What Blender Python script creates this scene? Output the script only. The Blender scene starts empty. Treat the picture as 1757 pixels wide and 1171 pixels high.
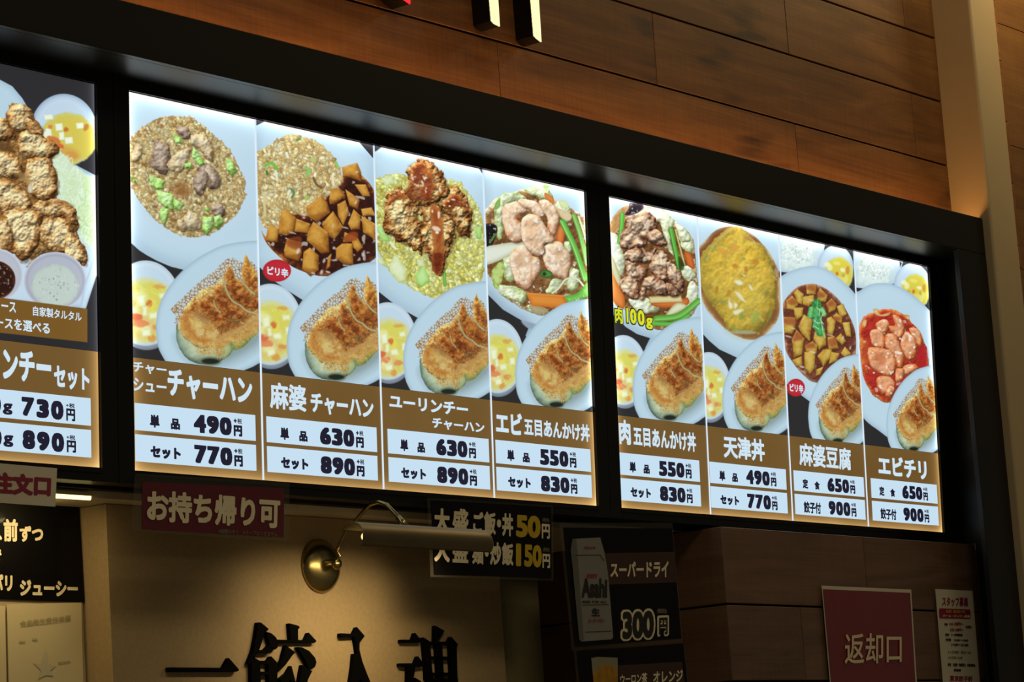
import bpy, math, random
import numpy as np
from mathutils import Matrix, Vector, noise as mnoise

# ------------------------------------------------------------------ camera, world, exposure, room lights
sc = bpy.context.scene
COL = sc.collection
EYE = 1.55                                   # eye height of the photographer
FPX = 4829.08                                # focal length for a 1757 px wide frame
YAW, PITCH, ROLL, TILT = 0.90674188, 0.17052731, -0.06780535, 0.04031772
def cam_axes():
    cy, sy, cp, sp = math.cos(YAW), math.sin(YAW), math.cos(PITCH), math.sin(PITCH)
    f = np.array([sy*cp, cy*cp, sp]); r = np.array([cy, -sy, 0.0]); u = np.cross(r, f)
    cr, sr = math.cos(ROLL), math.sin(ROLL)
    return cr*r+sr*u, -sr*r+cr*u, f
R_, U_, F_ = cam_axes()
cam = bpy.data.objects.new('camera', bpy.data.cameras.new('camera')); COL.objects.link(cam)
cam.matrix_world = Matrix(((R_[0], U_[0], -F_[0], 0), (R_[1], U_[1], -F_[1], 0), (R_[2], U_[2], -F_[2], EYE), (0, 0, 0, 1)))
cam.data.sensor_width = 36; cam.data.sensor_fit = 'HORIZONTAL'; cam.data.lens = FPX*36/1757
cam.data.clip_start = 0.05
sc.camera = cam
sc.view_settings.view_transform = 'Standard'; sc.view_settings.look = 'None'
sc.view_settings.gamma = 1; sc.view_settings.use_curve_mapping = False; sc.view_settings.exposure = 0

world = bpy.data.worlds.new('world'); sc.world = world; world.use_nodes = True
bgn = world.node_tree.nodes['Background']
bgn.inputs[0].default_value = (1.0, 0.86, 0.62, 1); bgn.inputs[1].default_value = 0.058

def area(name, loc, rot, sx, sy, power, color, spread=180):
    d = bpy.data.lights.new(name, 'AREA'); d.shape = 'RECTANGLE'; d.size = sx; d.size_y = sy
    d.energy = power; d.color = color; d.spread = math.radians(spread)
    o = bpy.data.objects.new(name, d); COL.objects.link(o); o.location = loc; o.rotation_euler = rot
    return o
# light strip in the trough behind the fascia, shining up the timber wall
area('cove_light', (3.75, 2.888, 2.745), (math.radians(180+14), 0, 0), 3.1, 0.02, 2.6, (1.0, 0.46, 0.13))
# ceiling downlights of the food court
area('ceiling_light', (5.30, 2.45, 3.95), (math.radians(14), 0, 0), 0.25, 0.25, 4.2, (1.0, 0.80, 0.45))
area('ceiling_light', (5.72, 2.62, 3.66), (math.radians(10), 0, 0), 0.16, 0.16, 4.0, (1.0, 0.66, 0.28))
area('ceiling_light', (2.6, 0.4, 4.3), (math.radians(24), 0, 0), 1.2, 0.6, 16, (1.0, 0.82, 0.55))

# ------------------------------------------------------------------ measuring helpers
def ray(x, y):
    return R_*((x-878.5)/FPX) - U_*((y-585.5)/FPX) + F_
def at(x, y, Y):                              # point of the photograph's pixel on the plane y = Y
    d = ray(x, y); d = d*(Y/d[1]); return Vector((d[0], d[1], d[2]+EYE))
def atx(x, y, X):
    d = ray(x, y); d = d*(X/d[0]); return Vector((d[0], d[1], d[2]+EYE))
NT = np.array([0, math.cos(TILT), math.sin(TILT)])      # the displays lean forward by TILT
PD = 3.0*math.cos(TILT)
VT = np.array([0, -math.sin(TILT), math.cos(TILT)])
def scr_uv(x, y):                             # pixel -> metres on the display plane
    d = ray(x, y); d = d*(PD/(d@NT)); return d[0], d[2]/math.cos(TILT)
def scr_pt(u, v, lift=0.0):                   # metres on the display plane -> world
    p = np.array([u, 3.0, 0]) + VT*v - NT*lift
    return Vector((p[0], p[1], p[2]+EYE))
def uv_px(U, V):                              # arrays: display metres -> photograph pixel
    x = U; y = 3.0+VT[1]*V; z = VT[2]*V
    a = x*R_[0]+y*R_[1]+z*R_[2]; b = x*U_[0]+y*U_[1]+z*U_[2]; c = x*F_[0]+y*F_[1]+z*F_[2]
    return 878.5+FPX*a/c, 585.5-FPX*b/c

def lin(c):
    c = np.asarray(c, float)
    return np.where(c <= 0.04045, c/12.92, ((np.maximum(c, 0)+0.055)/1.055)**2.4)
def hexc(h):
    h = h.lstrip('#'); return np.array([int(h[i:i+2], 16)/255 for i in (0, 2, 4)])
def L4(h):
    return (*lin(hexc(h)), 1)

# ------------------------------------------------------------------ materials
MATS = {}
def newmat(name):
    m = bpy.data.materials.new(name); m.use_nodes = True; MATS[name] = m
    nt = m.node_tree; return m, nt, nt.nodes['Principled BSDF']
def plain(name, col, rough=0.5, metal=0.0, noise=0.06, scale=30, spec=0.5, emis=None, es=1.0, coat=0.0, bump=0.0):
    m, nt, b = newmat(name)
    c = lin(hexc(col)) if isinstance(col, str) else np.array(col)
    b.inputs['Roughness'].default_value = rough; b.inputs['Metallic'].default_value = metal
    b.inputs['Specular IOR Level'].default_value = spec
    b.inputs['Coat Weight'].default_value = coat; b.inputs['Coat Roughness'].default_value = 0.08
    tc = nt.nodes.new('ShaderNodeTexCoord'); n = nt.nodes.new('ShaderNodeTexNoise'); n.inputs['Scale'].default_value = scale
    n.inputs['Detail'].default_value = 4
    nt.links.new(tc.outputs['Object'], n.inputs['Vector'])
    r = nt.nodes.new('ShaderNodeValToRGB')
    r.color_ramp.elements[0].position = .3; r.color_ramp.elements[1].position = .7
    r.color_ramp.elements[0].color = (*(c*(1-noise)), 1); r.color_ramp.elements[1].color = (*np.minimum(c*(1+noise), 1), 1)
    nt.links.new(n.outputs['Fac'], r.inputs[0]); nt.links.new(r.outputs[0], b.inputs['Base Color'])
    if emis is not None:
        b.inputs['Emission Color'].default_value = L4(emis); b.inputs['Emission Strength'].default_value = es
    if bump:
        bp = nt.nodes.new('ShaderNodeBump'); bp.inputs['Strength'].default_value = bump; bp.inputs['Distance'].default_value = 0.002
        nt.links.new(n.outputs['Fac'], bp.inputs['Height']); nt.links.new(bp.outputs[0], b.inputs['Normal'])
    return m
def wood(name, dark, mid, light, rough=0.55, stretch=(1.3, 9, 9), knots=True):
    m, nt, b = newmat(name); N = nt.nodes; K = nt.links
    tc = N.new('ShaderNodeTexCoord'); oi = N.new('ShaderNodeObjectInfo')
    mul = N.new('ShaderNodeVectorMath'); mul.operation = 'MULTIPLY'; mul.inputs[1].default_value = stretch
    cmb = N.new('ShaderNodeCombineXYZ')
    mr = N.new('ShaderNodeMath'); mr.operation = 'MULTIPLY'; mr.inputs[1].default_value = 37.0
    K.new(oi.outputs['Random'], mr.inputs[0])
    for i in range(3): K.new(mr.outputs[0], cmb.inputs[i])
    add = N.new('ShaderNodeVectorMath'); add.operation = 'ADD'
    K.new(tc.outputs['Object'], mul.inputs[0]); K.new(mul.outputs[0], add.inputs[0]); K.new(cmb.outputs[0], add.inputs[1])
    n1 = N.new('ShaderNodeTexNoise'); n1.inputs['Scale'].default_value = 1.7; n1.inputs['Detail'].default_value = 5; n1.inputs['Distortion'].default_value = 1.6
    K.new(add.outputs[0], n1.inputs['Vector'])
    n2 = N.new('ShaderNodeTexNoise'); n2.inputs['Scale'].default_value = 9; n2.inputs['Detail'].default_value = 6; n2.inputs['Roughness'].default_value = .65
    m2 = N.new('ShaderNodeVectorMath'); m2.operation = 'MULTIPLY'; m2.inputs[1].default_value = (0.35, 3.2, 3.2)
    K.new(add.outputs[0], m2.inputs[0]); K.new(m2.outputs[0], n2.inputs['Vector'])
    mix = N.new('ShaderNodeMath'); mix.operation = 'MULTIPLY_ADD'; mix.inputs[1].default_value = 0.42
    K.new(n2.outputs['Fac'], mix.inputs[0])
    h = N.new('ShaderNodeMath'); h.operation = 'MULTIPLY'; h.inputs[1].default_value = 0.62; K.new(n1.outputs['Fac'], h.inputs[0]); K.new(h.outputs[0], mix.inputs[2])
    # saw marks across the grain
    sw = N.new('ShaderNodeTexNoise'); sw.inputs['Scale'].default_value = 6; sw.inputs['Detail'].default_value = 3
    m3 = N.new('ShaderNodeVectorMath'); m3.operation = 'MULTIPLY'; m3.inputs[1].default_value = (22, .18, .18)
    K.new(add.outputs[0], m3.inputs[0]); K.new(m3.outputs[0], sw.inputs['Vector'])
    s2 = N.new('ShaderNodeMath'); s2.operation = 'MULTIPLY_ADD'; s2.inputs[1].default_value = 0.16
    K.new(sw.outputs['Fac'], s2.inputs[0]); K.new(mix.outputs[0], s2.inputs[2])
    src = s2.outputs[0]
    if knots:
        v = N.new('ShaderNodeTexVoronoi'); v.inputs['Scale'].default_value = 0.9; v.inputs['Randomness'].default_value = 1
        m4 = N.new('ShaderNodeVectorMath'); m4.operation = 'MULTIPLY'; m4.inputs[1].default_value = (2.2, .62, .62)
        dn = N.new('ShaderNodeTexNoise'); dn.inputs['Scale'].default_value = 2.5
        K.new(add.outputs[0], dn.inputs['Vector'])
        ad = N.new('ShaderNodeVectorMath'); ad.operation = 'ADD'
        K.new(add.outputs[0], m4.inputs[0]); K.new(m4.outputs[0], ad.inputs[0]); K.new(dn.outputs['Color'], ad.inputs[1])
        K.new(ad.outputs[0], v.inputs['Vector'])
        kr = N.new('ShaderNodeMapRange'); kr.inputs['From Min'].default_value = 0.02; kr.inputs['From Max'].default_value = 0.22
        kr.inputs['To Min'].default_value = -0.42; kr.inputs['To Max'].default_value = 0
        K.new(v.outputs['Distance'], kr.inputs['Value'])
        s3 = N.new('ShaderNodeMath'); s3.operation = 'ADD'; K.new(src, s3.inputs[0]); K.new(kr.outputs[0], s3.inputs[1]); src = s3.outputs[0]
    # every board its own tone
    tn = N.new('ShaderNodeMath'); tn.operation = 'MULTIPLY_ADD'; tn.inputs[1].default_value = 0.10
    K.new(oi.outputs['Random'], tn.inputs[0]); K.new(src, tn.inputs[2])
    r = N.new('ShaderNodeValToRGB'); e = r.color_ramp.elements
    e[0].position = .30; e[0].color = L4(dark); e[1].position = .95; e[1].color = L4(light)
    q = e.new(.62); q.color = L4(mid)
    K.new(tn.outputs[0], r.inputs[0]); K.new(r.outputs[0], b.inputs['Base Color'])
    b.inputs['Roughness'].default_value = rough
    bp = N.new('ShaderNodeBump'); bp.inputs['Strength'].default_value = .25; bp.inputs['Distance'].default_value = .001
    K.new(src, bp.inputs['Height']); K.new(bp.outputs[0], b.inputs['Normal'])
    return m
def printed(name, strength=1.0, rough=0.35):
    m, nt, b = newmat(name)
    a = nt.nodes.new('ShaderNodeAttribute'); a.attribute_name = 'Print'
    b.inputs['Base Color'].default_value = (.01, .01, .01, 1); b.inputs['Roughness'].default_value = rough
    nt.links.new(a.outputs['Color'], b.inputs['Emission Color']); b.inputs['Emission Strength'].default_value = strength
    return m
def lit(name, col, s=1.0):
    m, nt, b = newmat(name); b.inputs['Base Color'].default_value = (.01, .01, .01, 1); b.inputs['Roughness'].default_value = .35
    b.inputs['Emission Color'].default_value = L4(col); b.inputs['Emission Strength'].default_value = s
    return m
M_UPPER = wood('upper_timber', '#3c2411', '#724a22', '#966a38')
M_LOWER = wood('lower_timber', '#4a3624', '#705440', '#846850', rough=.4)
M_SIDE = wood('side_timber', '#46301a', '#6c4c28', '#80602f', knots=False, stretch=(1.0, 7, 7))
M_BACK = plain('dark_backing', '#1a120c', .9)  # dark board colour behind the planks and displays
M_BLACK = plain('black_laminate', '#14120d', .36, noise=.1, scale=3, spec=.35)
M_BEZEL = plain('black_housing', '#11110f', .4, noise=.08, scale=8, spec=.3)
M_PLASTER = plain('cream_paint', '#b8a580', .7, noise=.04, scale=5, bump=.05)
M_PANEL = plain('beige_panel', '#a08a62', .75, noise=.08, scale=140, bump=.15)
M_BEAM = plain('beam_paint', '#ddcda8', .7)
M_BRASS = plain('aged_brass', (0.34, 0.27, 0.11), .26, metal=1.0, noise=.25, scale=18)
M_BRASSD = plain('satin_brass', (0.22, 0.18, 0.10), .5, metal=1.0, noise=.12, scale=10)
M_SCREEN = printed('backlit_print'); M_WHITE = lit('backlit_white', '#c6e0f2'); M_TITLE = lit('backlit_title', '#cfe4f2')
M_DIV = lit('backlit_gap', '#dcebf8', 1.0); M_INK = lit('backlit_ink', '#1c1a2c'); M_YEL = lit('backlit_yellow', '#d8e02a')
M_EDGE = lit('backlit_outline', '#2a3018'); M_RED = lit('backlit_red', '#c41f2a')
M_GLOW = lit('lamp_warm', '#fff0b0', 4.0); M_REDGLOW = lit('lamp_red', '#ff2030', 1.6); M_LTR = lit('letter_face', '#fff2b8', 1.15)
M_LTRSIDE = plain('letter_side', '#080706', .5, spec=.2)

# ------------------------------------------------------------------ mesh helpers
class MB:
    def __init__(s): s.v = []; s.f = []; s.m = []
    def add(s, vs, fs, mi=0):
        o = len(s.v); s.v += [tuple(p) for p in vs]; s.f += [tuple(i+o for i in f) for f in fs]; s.m += [mi]*len(fs)
    def box(s, a, b, mi=0):
        x0, y0, z0 = a; x1, y1, z1 = b
        s.add([(x0, y0, z0), (x1, y0, z0), (x1, y1, z0), (x0, y1, z0), (x0, y0, z1), (x1, y0, z1), (x1, y1, z1), (x0, y1, z1)],
              [(0, 3, 2, 1), (4, 5, 6, 7), (0, 1, 5, 4), (1, 2, 6, 5), (2, 3, 7, 6), (3, 0, 4, 7)], mi)
    def bbox(s, a, b, c, mi=0):              # box with chamfered edges (c)
        x0, y0, z0 = a; x1, y1, z1 = b; P = []
        for z, i in ((z0, c), (z0+c, 0), (z1-c, 0), (z1, c)):
            P += [(x0+i, y0+c, z), (x0+i+(c if i == 0 else 0), y0+i, z), (x1-i-(c if i == 0 else 0), y0+i, z), (x1-i, y0+c, z),
                  (x1-i, y1-c, z), (x1-i-(c if i == 0 else 0), y1-i, z), (x0+i+(c if i == 0 else 0), y1-i, z), (x0+i, y1-c, z)]
        F = [tuple(range(7, -1, -1)), tuple(range(24, 32))]
        for k in range(3):
            for j in range(8): F.append((k*8+j, k*8+(j+1) % 8, k*8+8+(j+1) % 8, k*8+8+j))
        s.add(P, F, mi)
    def prism(s, pts, n, d, mi=0):           # outline pts (3D), extruded by n*d
        k = len(pts); a = [Vector(p) for p in pts]; b = [p+Vector(n)*d for p in a]
        s.add(a+b, [tuple(range(k)), tuple(range(2*k-1, k-1, -1))]+[(i, k+i, k+(i+1) % k, (i+1) % k) for i in range(k)], mi)
    def tube(s, path, rad, n=12, mi=0, cap=True):
        P = [Vector(p) for p in path]; rr = rad if hasattr(rad, '__len__') else [rad]*len(P); vs = []; up = Vector((0.31, 0.17, 0.93))
        for i, p in enumerate(P):
            t = (P[min(i+1, len(P)-1)]-P[max(i-1, 0)]).normalized(); a = t.cross(up).normalized(); b = t.cross(a)
            for k in range(n):
                w = 2*math.pi*k/n; vs.append(p+(a*math.cos(w)+b*math.sin(w))*rr[i])
        fs = [(i*n+k, i*n+(k+1) % n, (i+1)*n+(k+1) % n, (i+1)*n+k) for i in range(len(P)-1) for k in range(n)]
        if cap: fs += [tuple(range(n-1, -1, -1)), tuple(range((len(P)-1)*n, len(P)*n))]
        s.add(vs, fs, mi)
    def lathe(s, o, ax, prof, n=40, mi=0):   # prof: (radius, distance along ax)
        ax = Vector(ax).normalized(); a = ax.cross(Vector((0, 0, 1))).normalized(); b = ax.cross(a); vs = []
        for r, h in prof:
            for k in range(n):
                w = 2*math.pi*k/n; vs.append(Vector(o)+ax*h+(a*math.cos(w)+b*math.sin(w))*r)
        s.add(vs, [(i*n+k, i*n+(k+1) % n, (i+1)*n+(k+1) % n, (i+1)*n+k) for i in range(len(prof)-1) for k in range(n)], mi)
    def obj(s, name, mats, parent=None, kind=None, label=None, smooth=False):
        off = root_loc(parent) if parent else Vector((0, 0, 0))
        me = bpy.data.meshes.new(name)
        me.from_pydata([(v[0]-off[0], v[1]-off[1], v[2]-off[2]) for v in s.v], [], s.f)
        for m in (mats if isinstance(mats, (list, tuple)) else [mats]): me.materials.append(m)
        me.polygons.foreach_set('material_index', s.m)
        if smooth: me.polygons.foreach_set('use_smooth', [True]*len(me.polygons))
        me.update()
        o = bpy.data.objects.new(name, me); COL.objects.link(o)
        if parent: o.parent = parent
        if kind: o['kind'] = kind
        if label: o['label'] = label
        return o
def root_loc(o):
    l = Vector((0, 0, 0))
    while o is not None: l = l+o.location; o = o.parent
    return l
def tag(o, label, cat, group=None):
    o['label'] = label; o['category'] = cat
    if group: o['group'] = group
    return o
def empty(name, loc, label, cat, group=None):
    o = bpy.data.objects.new(name, None); COL.objects.link(o); o.location = loc; o.empty_display_size = .05
    return tag(o, label, cat, group)
def sempty(name, loc):
    o = bpy.data.objects.new(name, None); COL.objects.link(o); o.location = loc; o['kind'] = 'structure'; return o

# ------------------------------------------------------------------ lettering: glyph outlines thickened and laid on a quad
GL = {}
def glyphs(txt):
    if txt in GL: return GL[txt]
    c = bpy.data.curves.new('t', 'FONT'); c.body = txt; c.resolution_u = 3
    o = bpy.data.objects.new('t', c); COL.objects.link(o)
    me = bpy.data.meshes.new_from_object(o.evaluated_get(bpy.context.evaluated_depsgraph_get()))
    n = len(me.vertices); v = np.zeros(n*3); me.vertices.foreach_get('co', v); v = v.reshape(-1, 3)[:, :2]
    f = [tuple(p.vertices) for p in me.polygons]
    bpy.data.objects.remove(o); bpy.data.meshes.remove(me); bpy.data.curves.remove(c)
    GL[txt] = (v, f); return GL[txt]
def text_on(mb, txt, quad, bold=.03, lift=0.0, n=None, mi=0, dirs=8, boldy=None):
    """quad: TL, TR, BR, BL of the inked area, 3D; the glyphs are stretched onto it"""
    v, f = glyphs(txt); TL, TR, BR, BL = [np.array(q, float) for q in quad]
    by = bold if boldy is None else boldy
    x0, y0 = v.min(0)-[bold, by]; x1, y1 = v.max(0)+[bold, by]
    nn = np.cross(TR-TL, TL-BL); nn /= np.linalg.norm(nn)
    if nn[1] > 0: nn = -nn
    def corner(a):                              # offsets on a rounded square keep the stroke ends square
        c, s_ = math.cos(a), math.sin(a); m_ = max(abs(c), abs(s_)); e = .8/m_+.2 if dirs > 8 else 1; return bold*c*e, by*s_*e
    offs = [(0, 0)] if bold == 0 else [corner(2*math.pi*k/dirs) for k in range(dirs)]
    if dirs > 8 and bold > .055: offs.append((0, 0))
    for k, (dx, dy) in enumerate(offs):
        s = ((v[:, 0]+dx-x0)/(x1-x0))[:, None]; t = ((v[:, 1]+dy-y0)/(y1-y0))[:, None]
        P = (BL*(1-s)+BR*s)*(1-t)+(TL*(1-s)+TR*s)*t + nn*(lift+k*2e-6)
        mb.add(P.tolist(), f, mi)
def scr_quad(u0, v1, u1, v0):
    return [scr_pt(u0, v1), scr_pt(u1, v1), scr_pt(u1, v0), scr_pt(u0, v0)]
def zp(z, x, y): return z[0]+x/z[2], z[1]+y/z[2]

# ------------------------------------------------------------------ painter for the printed dish pictures (result: one colour per vertex of the print)
def hsh(a, b, s):
    h = np.sin(a*127.1+b*311.7+s*74.7)*43758.5453; return h-np.floor(h)
def vn(x, y, s):
    xi = np.floor(x); yi = np.floor(y); fx = x-xi; fy = y-yi; fx = fx*fx*(3-2*fx); fy = fy*fy*(3-2*fy)
    a = hsh(xi, yi, s); b = hsh(xi+1, yi, s); c = hsh(xi, yi+1, s); d = hsh(xi+1, yi+1, s)
    return (a*(1-fx)+b*fx)*(1-fy)+(c*(1-fx)+d*fx)*fy
def fbm(x, y, s, o=3):
    r = 0; a = .5; t = 0
    for i in range(o): r = r+a*vn(x, y, s+i*7.3); t += a; x = x*2.03+3.1; y = y*2.03+1.7; a *= .55
    return r/t
def worley(x, y, s):
    xi = np.floor(x); yi = np.floor(y); f1 = np.full(x.shape, 9.); f2 = f1.copy(); cid = np.zeros(x.shape)
    for i in (-1, 0, 1):
        for j in (-1, 0, 1):
            cx = xi+i; cy = yi+j; d = np.hypot(cx+hsh(cx, cy, s)-x, cy+hsh(cx, cy, s+5.5)-y)
            n1 = d < f1; f2 = np.where(n1, f1, np.minimum(f2, d)); cid = np.where(n1, hsh(cx, cy, s+9.1), cid); f1 = np.where(n1, d, f1)
    return f1, f2, cid
def smooth(pts, k=5):
    P = np.array(pts, float); n = len(P); out = []
    for i in range(n):
        a, b, c, d = P[i-1], P[i], P[(i+1) % n], P[(i+2) % n]
        for t in np.arange(k)/k:
            out.append(.5*((2*b)+(c-a)*t+(2*a-5*b+4*c-d)*t*t+(3*b-a-3*c+d)*t**3))
    return np.array(out)
def ell(cx, cy, rx, ry, rot=0, n=22):
    a = np.arange(n)*2*np.pi/n; r = math.radians(rot); x = rx*np.cos(a); y = ry*np.sin(a)
    return np.stack([cx+x*math.cos(r)-y*math.sin(r), cy+x*math.sin(r)+y*math.cos(r)], 1)
def sdf(X, Y, P):
    X = X[..., None].astype(np.float32); Y = Y[..., None].astype(np.float32)
    A = P.astype(np.float32); B = np.roll(A, -1, 0); e = B-A
    wx = X-A[:, 0]; wy = Y-A[:, 1]
    t = np.clip((wx*e[:, 0]+wy*e[:, 1])/(e[:, 0]**2+e[:, 1]**2+1e-9), 0, 1)
    d = np.sqrt(((wx-e[:, 0]*t)**2+(wy-e[:, 1]*t)**2).min(-1))
    c = ((A[:, 1] > Y) != (B[:, 1] > Y)) & (X < e[:, 0]*(Y-A[:, 1])/(e[:, 1]+1e-12)+A[:, 0])
    return np.where(c.sum(-1) % 2 == 1, d, -d)
def ramp(cols, t):
    C = np.array([hexc(c) if isinstance(c, str) else c for c in cols]); k = np.linspace(0, 1, len(C)); t = np.clip(t, 0, 1)
    return np.stack([np.interp(t, k, C[:, i]) for i in range(3)], -1)
class Canvas:
    def __init__(s, u0, u1, v0, v1, du, dv):
        s.nu = max(2, int(round((u1-u0)/du))+1); s.nv = max(2, int(round((v1-v0)/dv))+1)
        s.u = np.linspace(u0, u1, s.nu); s.v = np.linspace(v1, v0, s.nv); s.b = (u0, u1, v0, v1)
        s.U, s.V = np.meshgrid(s.u, s.v); s.img = np.zeros((s.nv, s.nu, 3)); s.rs = random.Random(7); s.frame((0, 0, 1))
    def frame(s, z, du=0.0, dv=0.0, k=1.0, pu=0.0, pv=0.0):
        """z: (x0, y0, zoom) coordinates to author in; the figure can be shifted by du, dv and scaled k about pu, pv (display metres)"""
        x, y = uv_px((s.U-du-pu)/k+pu, (s.V-dv-pv)/k+pv); s.X = (x-z[0])*z[2]; s.Y = (y-z[1])*z[2]; s.z = z; s.px = z[2]
        s.map = (du, dv, k, pu, pv)
    def reg(s, x0, y0, x1, y1):
        du, dv, k, pu, pv = s.map; uu = []; vv = []
        for x in (x0, (x0+x1)/2, x1):
            for y in (y0, (y0+y1)/2, y1):
                u, v = scr_uv(s.z[0]+x/s.z[2], s.z[1]+y/s.z[2]); uu.append((u-pu)*k+pu+du); vv.append((v-pv)*k+pv+dv)
        i0 = np.searchsorted(s.u, min(uu))-1; i1 = np.searchsorted(s.u, max(uu))+1
        w = -s.v; j0 = np.searchsorted(w, -max(vv))-1; j1 = np.searchsorted(w, -min(vv))+1
        i0, j0 = max(i0, 0), max(j0, 0); i1, j1 = min(i1, s.nu), min(j1, s.nv)
        if i0 >= i1 or j0 >= j1: return None
        return slice(j0, j1), slice(i0, i1)
    def put(s, r, a, c):
        a = a[..., None]; s.img[r] = s.img[r]*(1-a)+c*a
    def shape(s, pts, cols, w=None, warp=0, wf=.03, n=0.0, nf=.05, light=.0, soft=1.0, seed=None, al=1.0, sm=True, spec=0, sp=.86, crust=0, cf=.06, o=3, em=0.0, ef=None, eb=.5):
        P = np.array(pts, float)
        if sm: P = smooth(P)
        pad = 4+warp+soft*s.px*2; x0, y0 = P.min(0)-pad; x1, y1 = P.max(0)+pad
        r = s.reg(x0, y0, x1, y1)
        if r is None: return
        X, Y = s.X[r], s.Y[r]; sd_ = s.rs.random()*50 if seed is None else seed
        if warp:
            X2 = X+warp*2*(fbm(X*wf, Y*wf, sd_+3)-.5); Y2 = Y+warp*2*(fbm(X*wf, Y*wf, sd_+13)-.5)
        else: X2, Y2 = X, Y
        d = sdf(X2, Y2, P); a = np.clip(d/(soft*s.px)+.5, 0, 1)*al
        cx, cy = P.mean(0); R = max((P.max(0)-P.min(0))/2)
        if isinstance(cols, str): cols = [cols, cols]
        t = np.clip(d/(w if w else R*.6), 0, 1)
        if light: t = t*.75+.2-light*((X-cx)/R*.45+(Y-cy)/R*.8)
        if n: t = t+n*3.2*(fbm(X*nf, Y*nf, sd_+23, o)-.5)
        if n: t = t+min(n, .6)*.55*(vn(X/s.px/1.5+31, Y/s.px/1.7, sd_+61)-.5)
        if crust:
            f1, f2, ci = worley(X*cf+2*fbm(X*cf, Y*cf, 3), Y*cf, sd_)
            g1, g2, gi = worley(X*cf*2.3, Y*cf*2.3, sd_+4)
            t = t+crust*((f2-f1)*1.2-.45+.5*(ci-.5))+crust*.5*((g2-g1)-.35)
        C = ramp(cols, t)
        if em and min(X.shape) > 3:      # relief of the photographed food: light from the upper left
            wd = w if w else R*.6; ff = ef or nf; q = np.clip(d/wd, 0, 1)
            H = wd*.5*np.sqrt(1-(1-q)**2)+eb*((fbm(X*ff*1.3, Y*ff*1.3, sd_+71, 3)-.5)*1.6/ff+(fbm(X*ff*4, Y*ff*4, sd_+77, 2)-.5)*.16/ff)
            if crust: H = H+crust*eb*((f2-f1)*1.0/cf+.3*(g2-g1)/cf/2.3)
            gy, gx = np.gradient(H); sx = max(abs(X[0, -1]-X[0, 0])/X.shape[1], 1e-3); sy = max(abs(Y[-1, 0]-Y[0, 0])/Y.shape[0], 1e-3)
            gx = gx/sx; gy = gy/sy; L = (.42*gx+.62*gy+.45)/np.sqrt(1+gx*gx+gy*gy)
            C = C*(1+em*(np.clip(L, -.35, .95)-.42)*1.15)[..., None]+(em*.22*np.clip(L-.78, 0, 1)*2)[..., None]*C
            C = np.clip(C, 0, 1)
        s.put(r, a, C)
        if spec:
            q = fbm(X*nf*1.6, Y*nf*1.6, sd_+41, 2); s.put(r, a*np.clip((q-sp)*14, 0, 1)*spec*(d > 2*s.px), hexc('#fdf6ee'))
    def stroke(s, pts, w, cols, soft=1.0, al=1.0, hi=None, n=0):
        P = np.array(pts, float); Q = [P[0]]
        if len(P) > 2:
            E = np.vstack([2*P[0]-P[1], P, 2*P[-1]-P[-2]])
            for i in range(1, len(E)-2):
                a, b, c, d = E[i-1:i+3]
                for t in (.2, .4, .6, .8, 1): Q.append(.5*((2*b)+(c-a)*t+(2*a-5*b+4*c-d)*t*t+(3*b-a-3*c+d)*t**3))
        else: Q = list(P)
        Q = np.array(Q); pad = w+4; x0, y0 = Q.min(0)-pad; x1, y1 = Q.max(0)+pad; r = s.reg(x0, y0, x1, y1)
        if r is None: return
        X, Y = s.X[r], s.Y[r]; D = np.full(X.shape, 1e9); S = np.zeros(X.shape)
        for a, b in zip(Q[:-1], Q[1:]):
            e = b-a; l = e@e+1e-9; t = np.clip(((X-a[0])*e[0]+(Y-a[1])*e[1])/l, 0, 1)
            dx = X-a[0]-e[0]*t; dy = Y-a[1]-e[1]*t; d = np.hypot(dx, dy); k = d < D
            D = np.where(k, d, D); S = np.where(k, (dx*-e[1]+dy*e[0])/math.sqrt(l), S)
        if isinstance(cols, str): cols = [cols, cols]
        t = 1-D/(w/2)*.9
        if n: t = t+n*2*(fbm(X*.05, Y*.05, 5)-.5)
        s.put(r, np.clip((w/2-D)/(soft*s.px)+.5, 0, 1)*al, ramp(cols, t))
        if hi: s.put(r, np.clip(1-np.abs(S-w*.18)/(w*.12), 0, 1)*(D < w/2)*.75, hexc(hi))
    def grains(s, pts, n, pal, L, W, seed=1, dark=.62):
        P = smooth(pts); rs = np.random.RandomState(seed); x0, y0 = P.min(0); x1, y1 = P.max(0)
        q = rs.rand(int(n*1.7), 2)*[x1-x0, y1-y0]+[x0, y0]; k = sdf(q[:, 0], q[:, 1], P) > W*.3; q = q[k][:n]
        C = [hexc(c) for c in pal]
        # grains are stamped in display metres
        for x, y in q:
            u, v = scr_uv(s.z[0]+x/s.z[2], s.z[1]+y/s.z[2]); i = np.searchsorted(s.u, u); j = np.searchsorted(-s.v, -v)
            if i < 1 or j < 1 or i >= s.nu-1 or j >= s.nv-1: continue
            m = max(2, int(L*.75/s.px)+1); r = (slice(max(j-m, 0), j+m+1), slice(max(i-m, 0), i+m+1))
            a = rs.rand()*math.pi; l = L*(.75+.5*rs.rand())/2; w = W*(.75+.5*rs.rand())/2
            X = s.X[r]-x; Y = s.Y[r]-y; ca, sa = math.cos(a), math.sin(a)
            e = np.sqrt(((X*ca+Y*sa)/l)**2+((-X*sa+Y*ca)/w)**2); c = C[rs.randint(len(C))]*(.86+.2*rs.rand())
            al = np.clip((1.15-e)*w/s.px*1.2+.3, 0, 1); t = np.clip(1.25-e+(-X-Y)/(l*4), 0, 1)[..., None]
            s.put(r, al, np.clip(c*(dark+(1.12-dark)*t), 0, 1))
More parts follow.
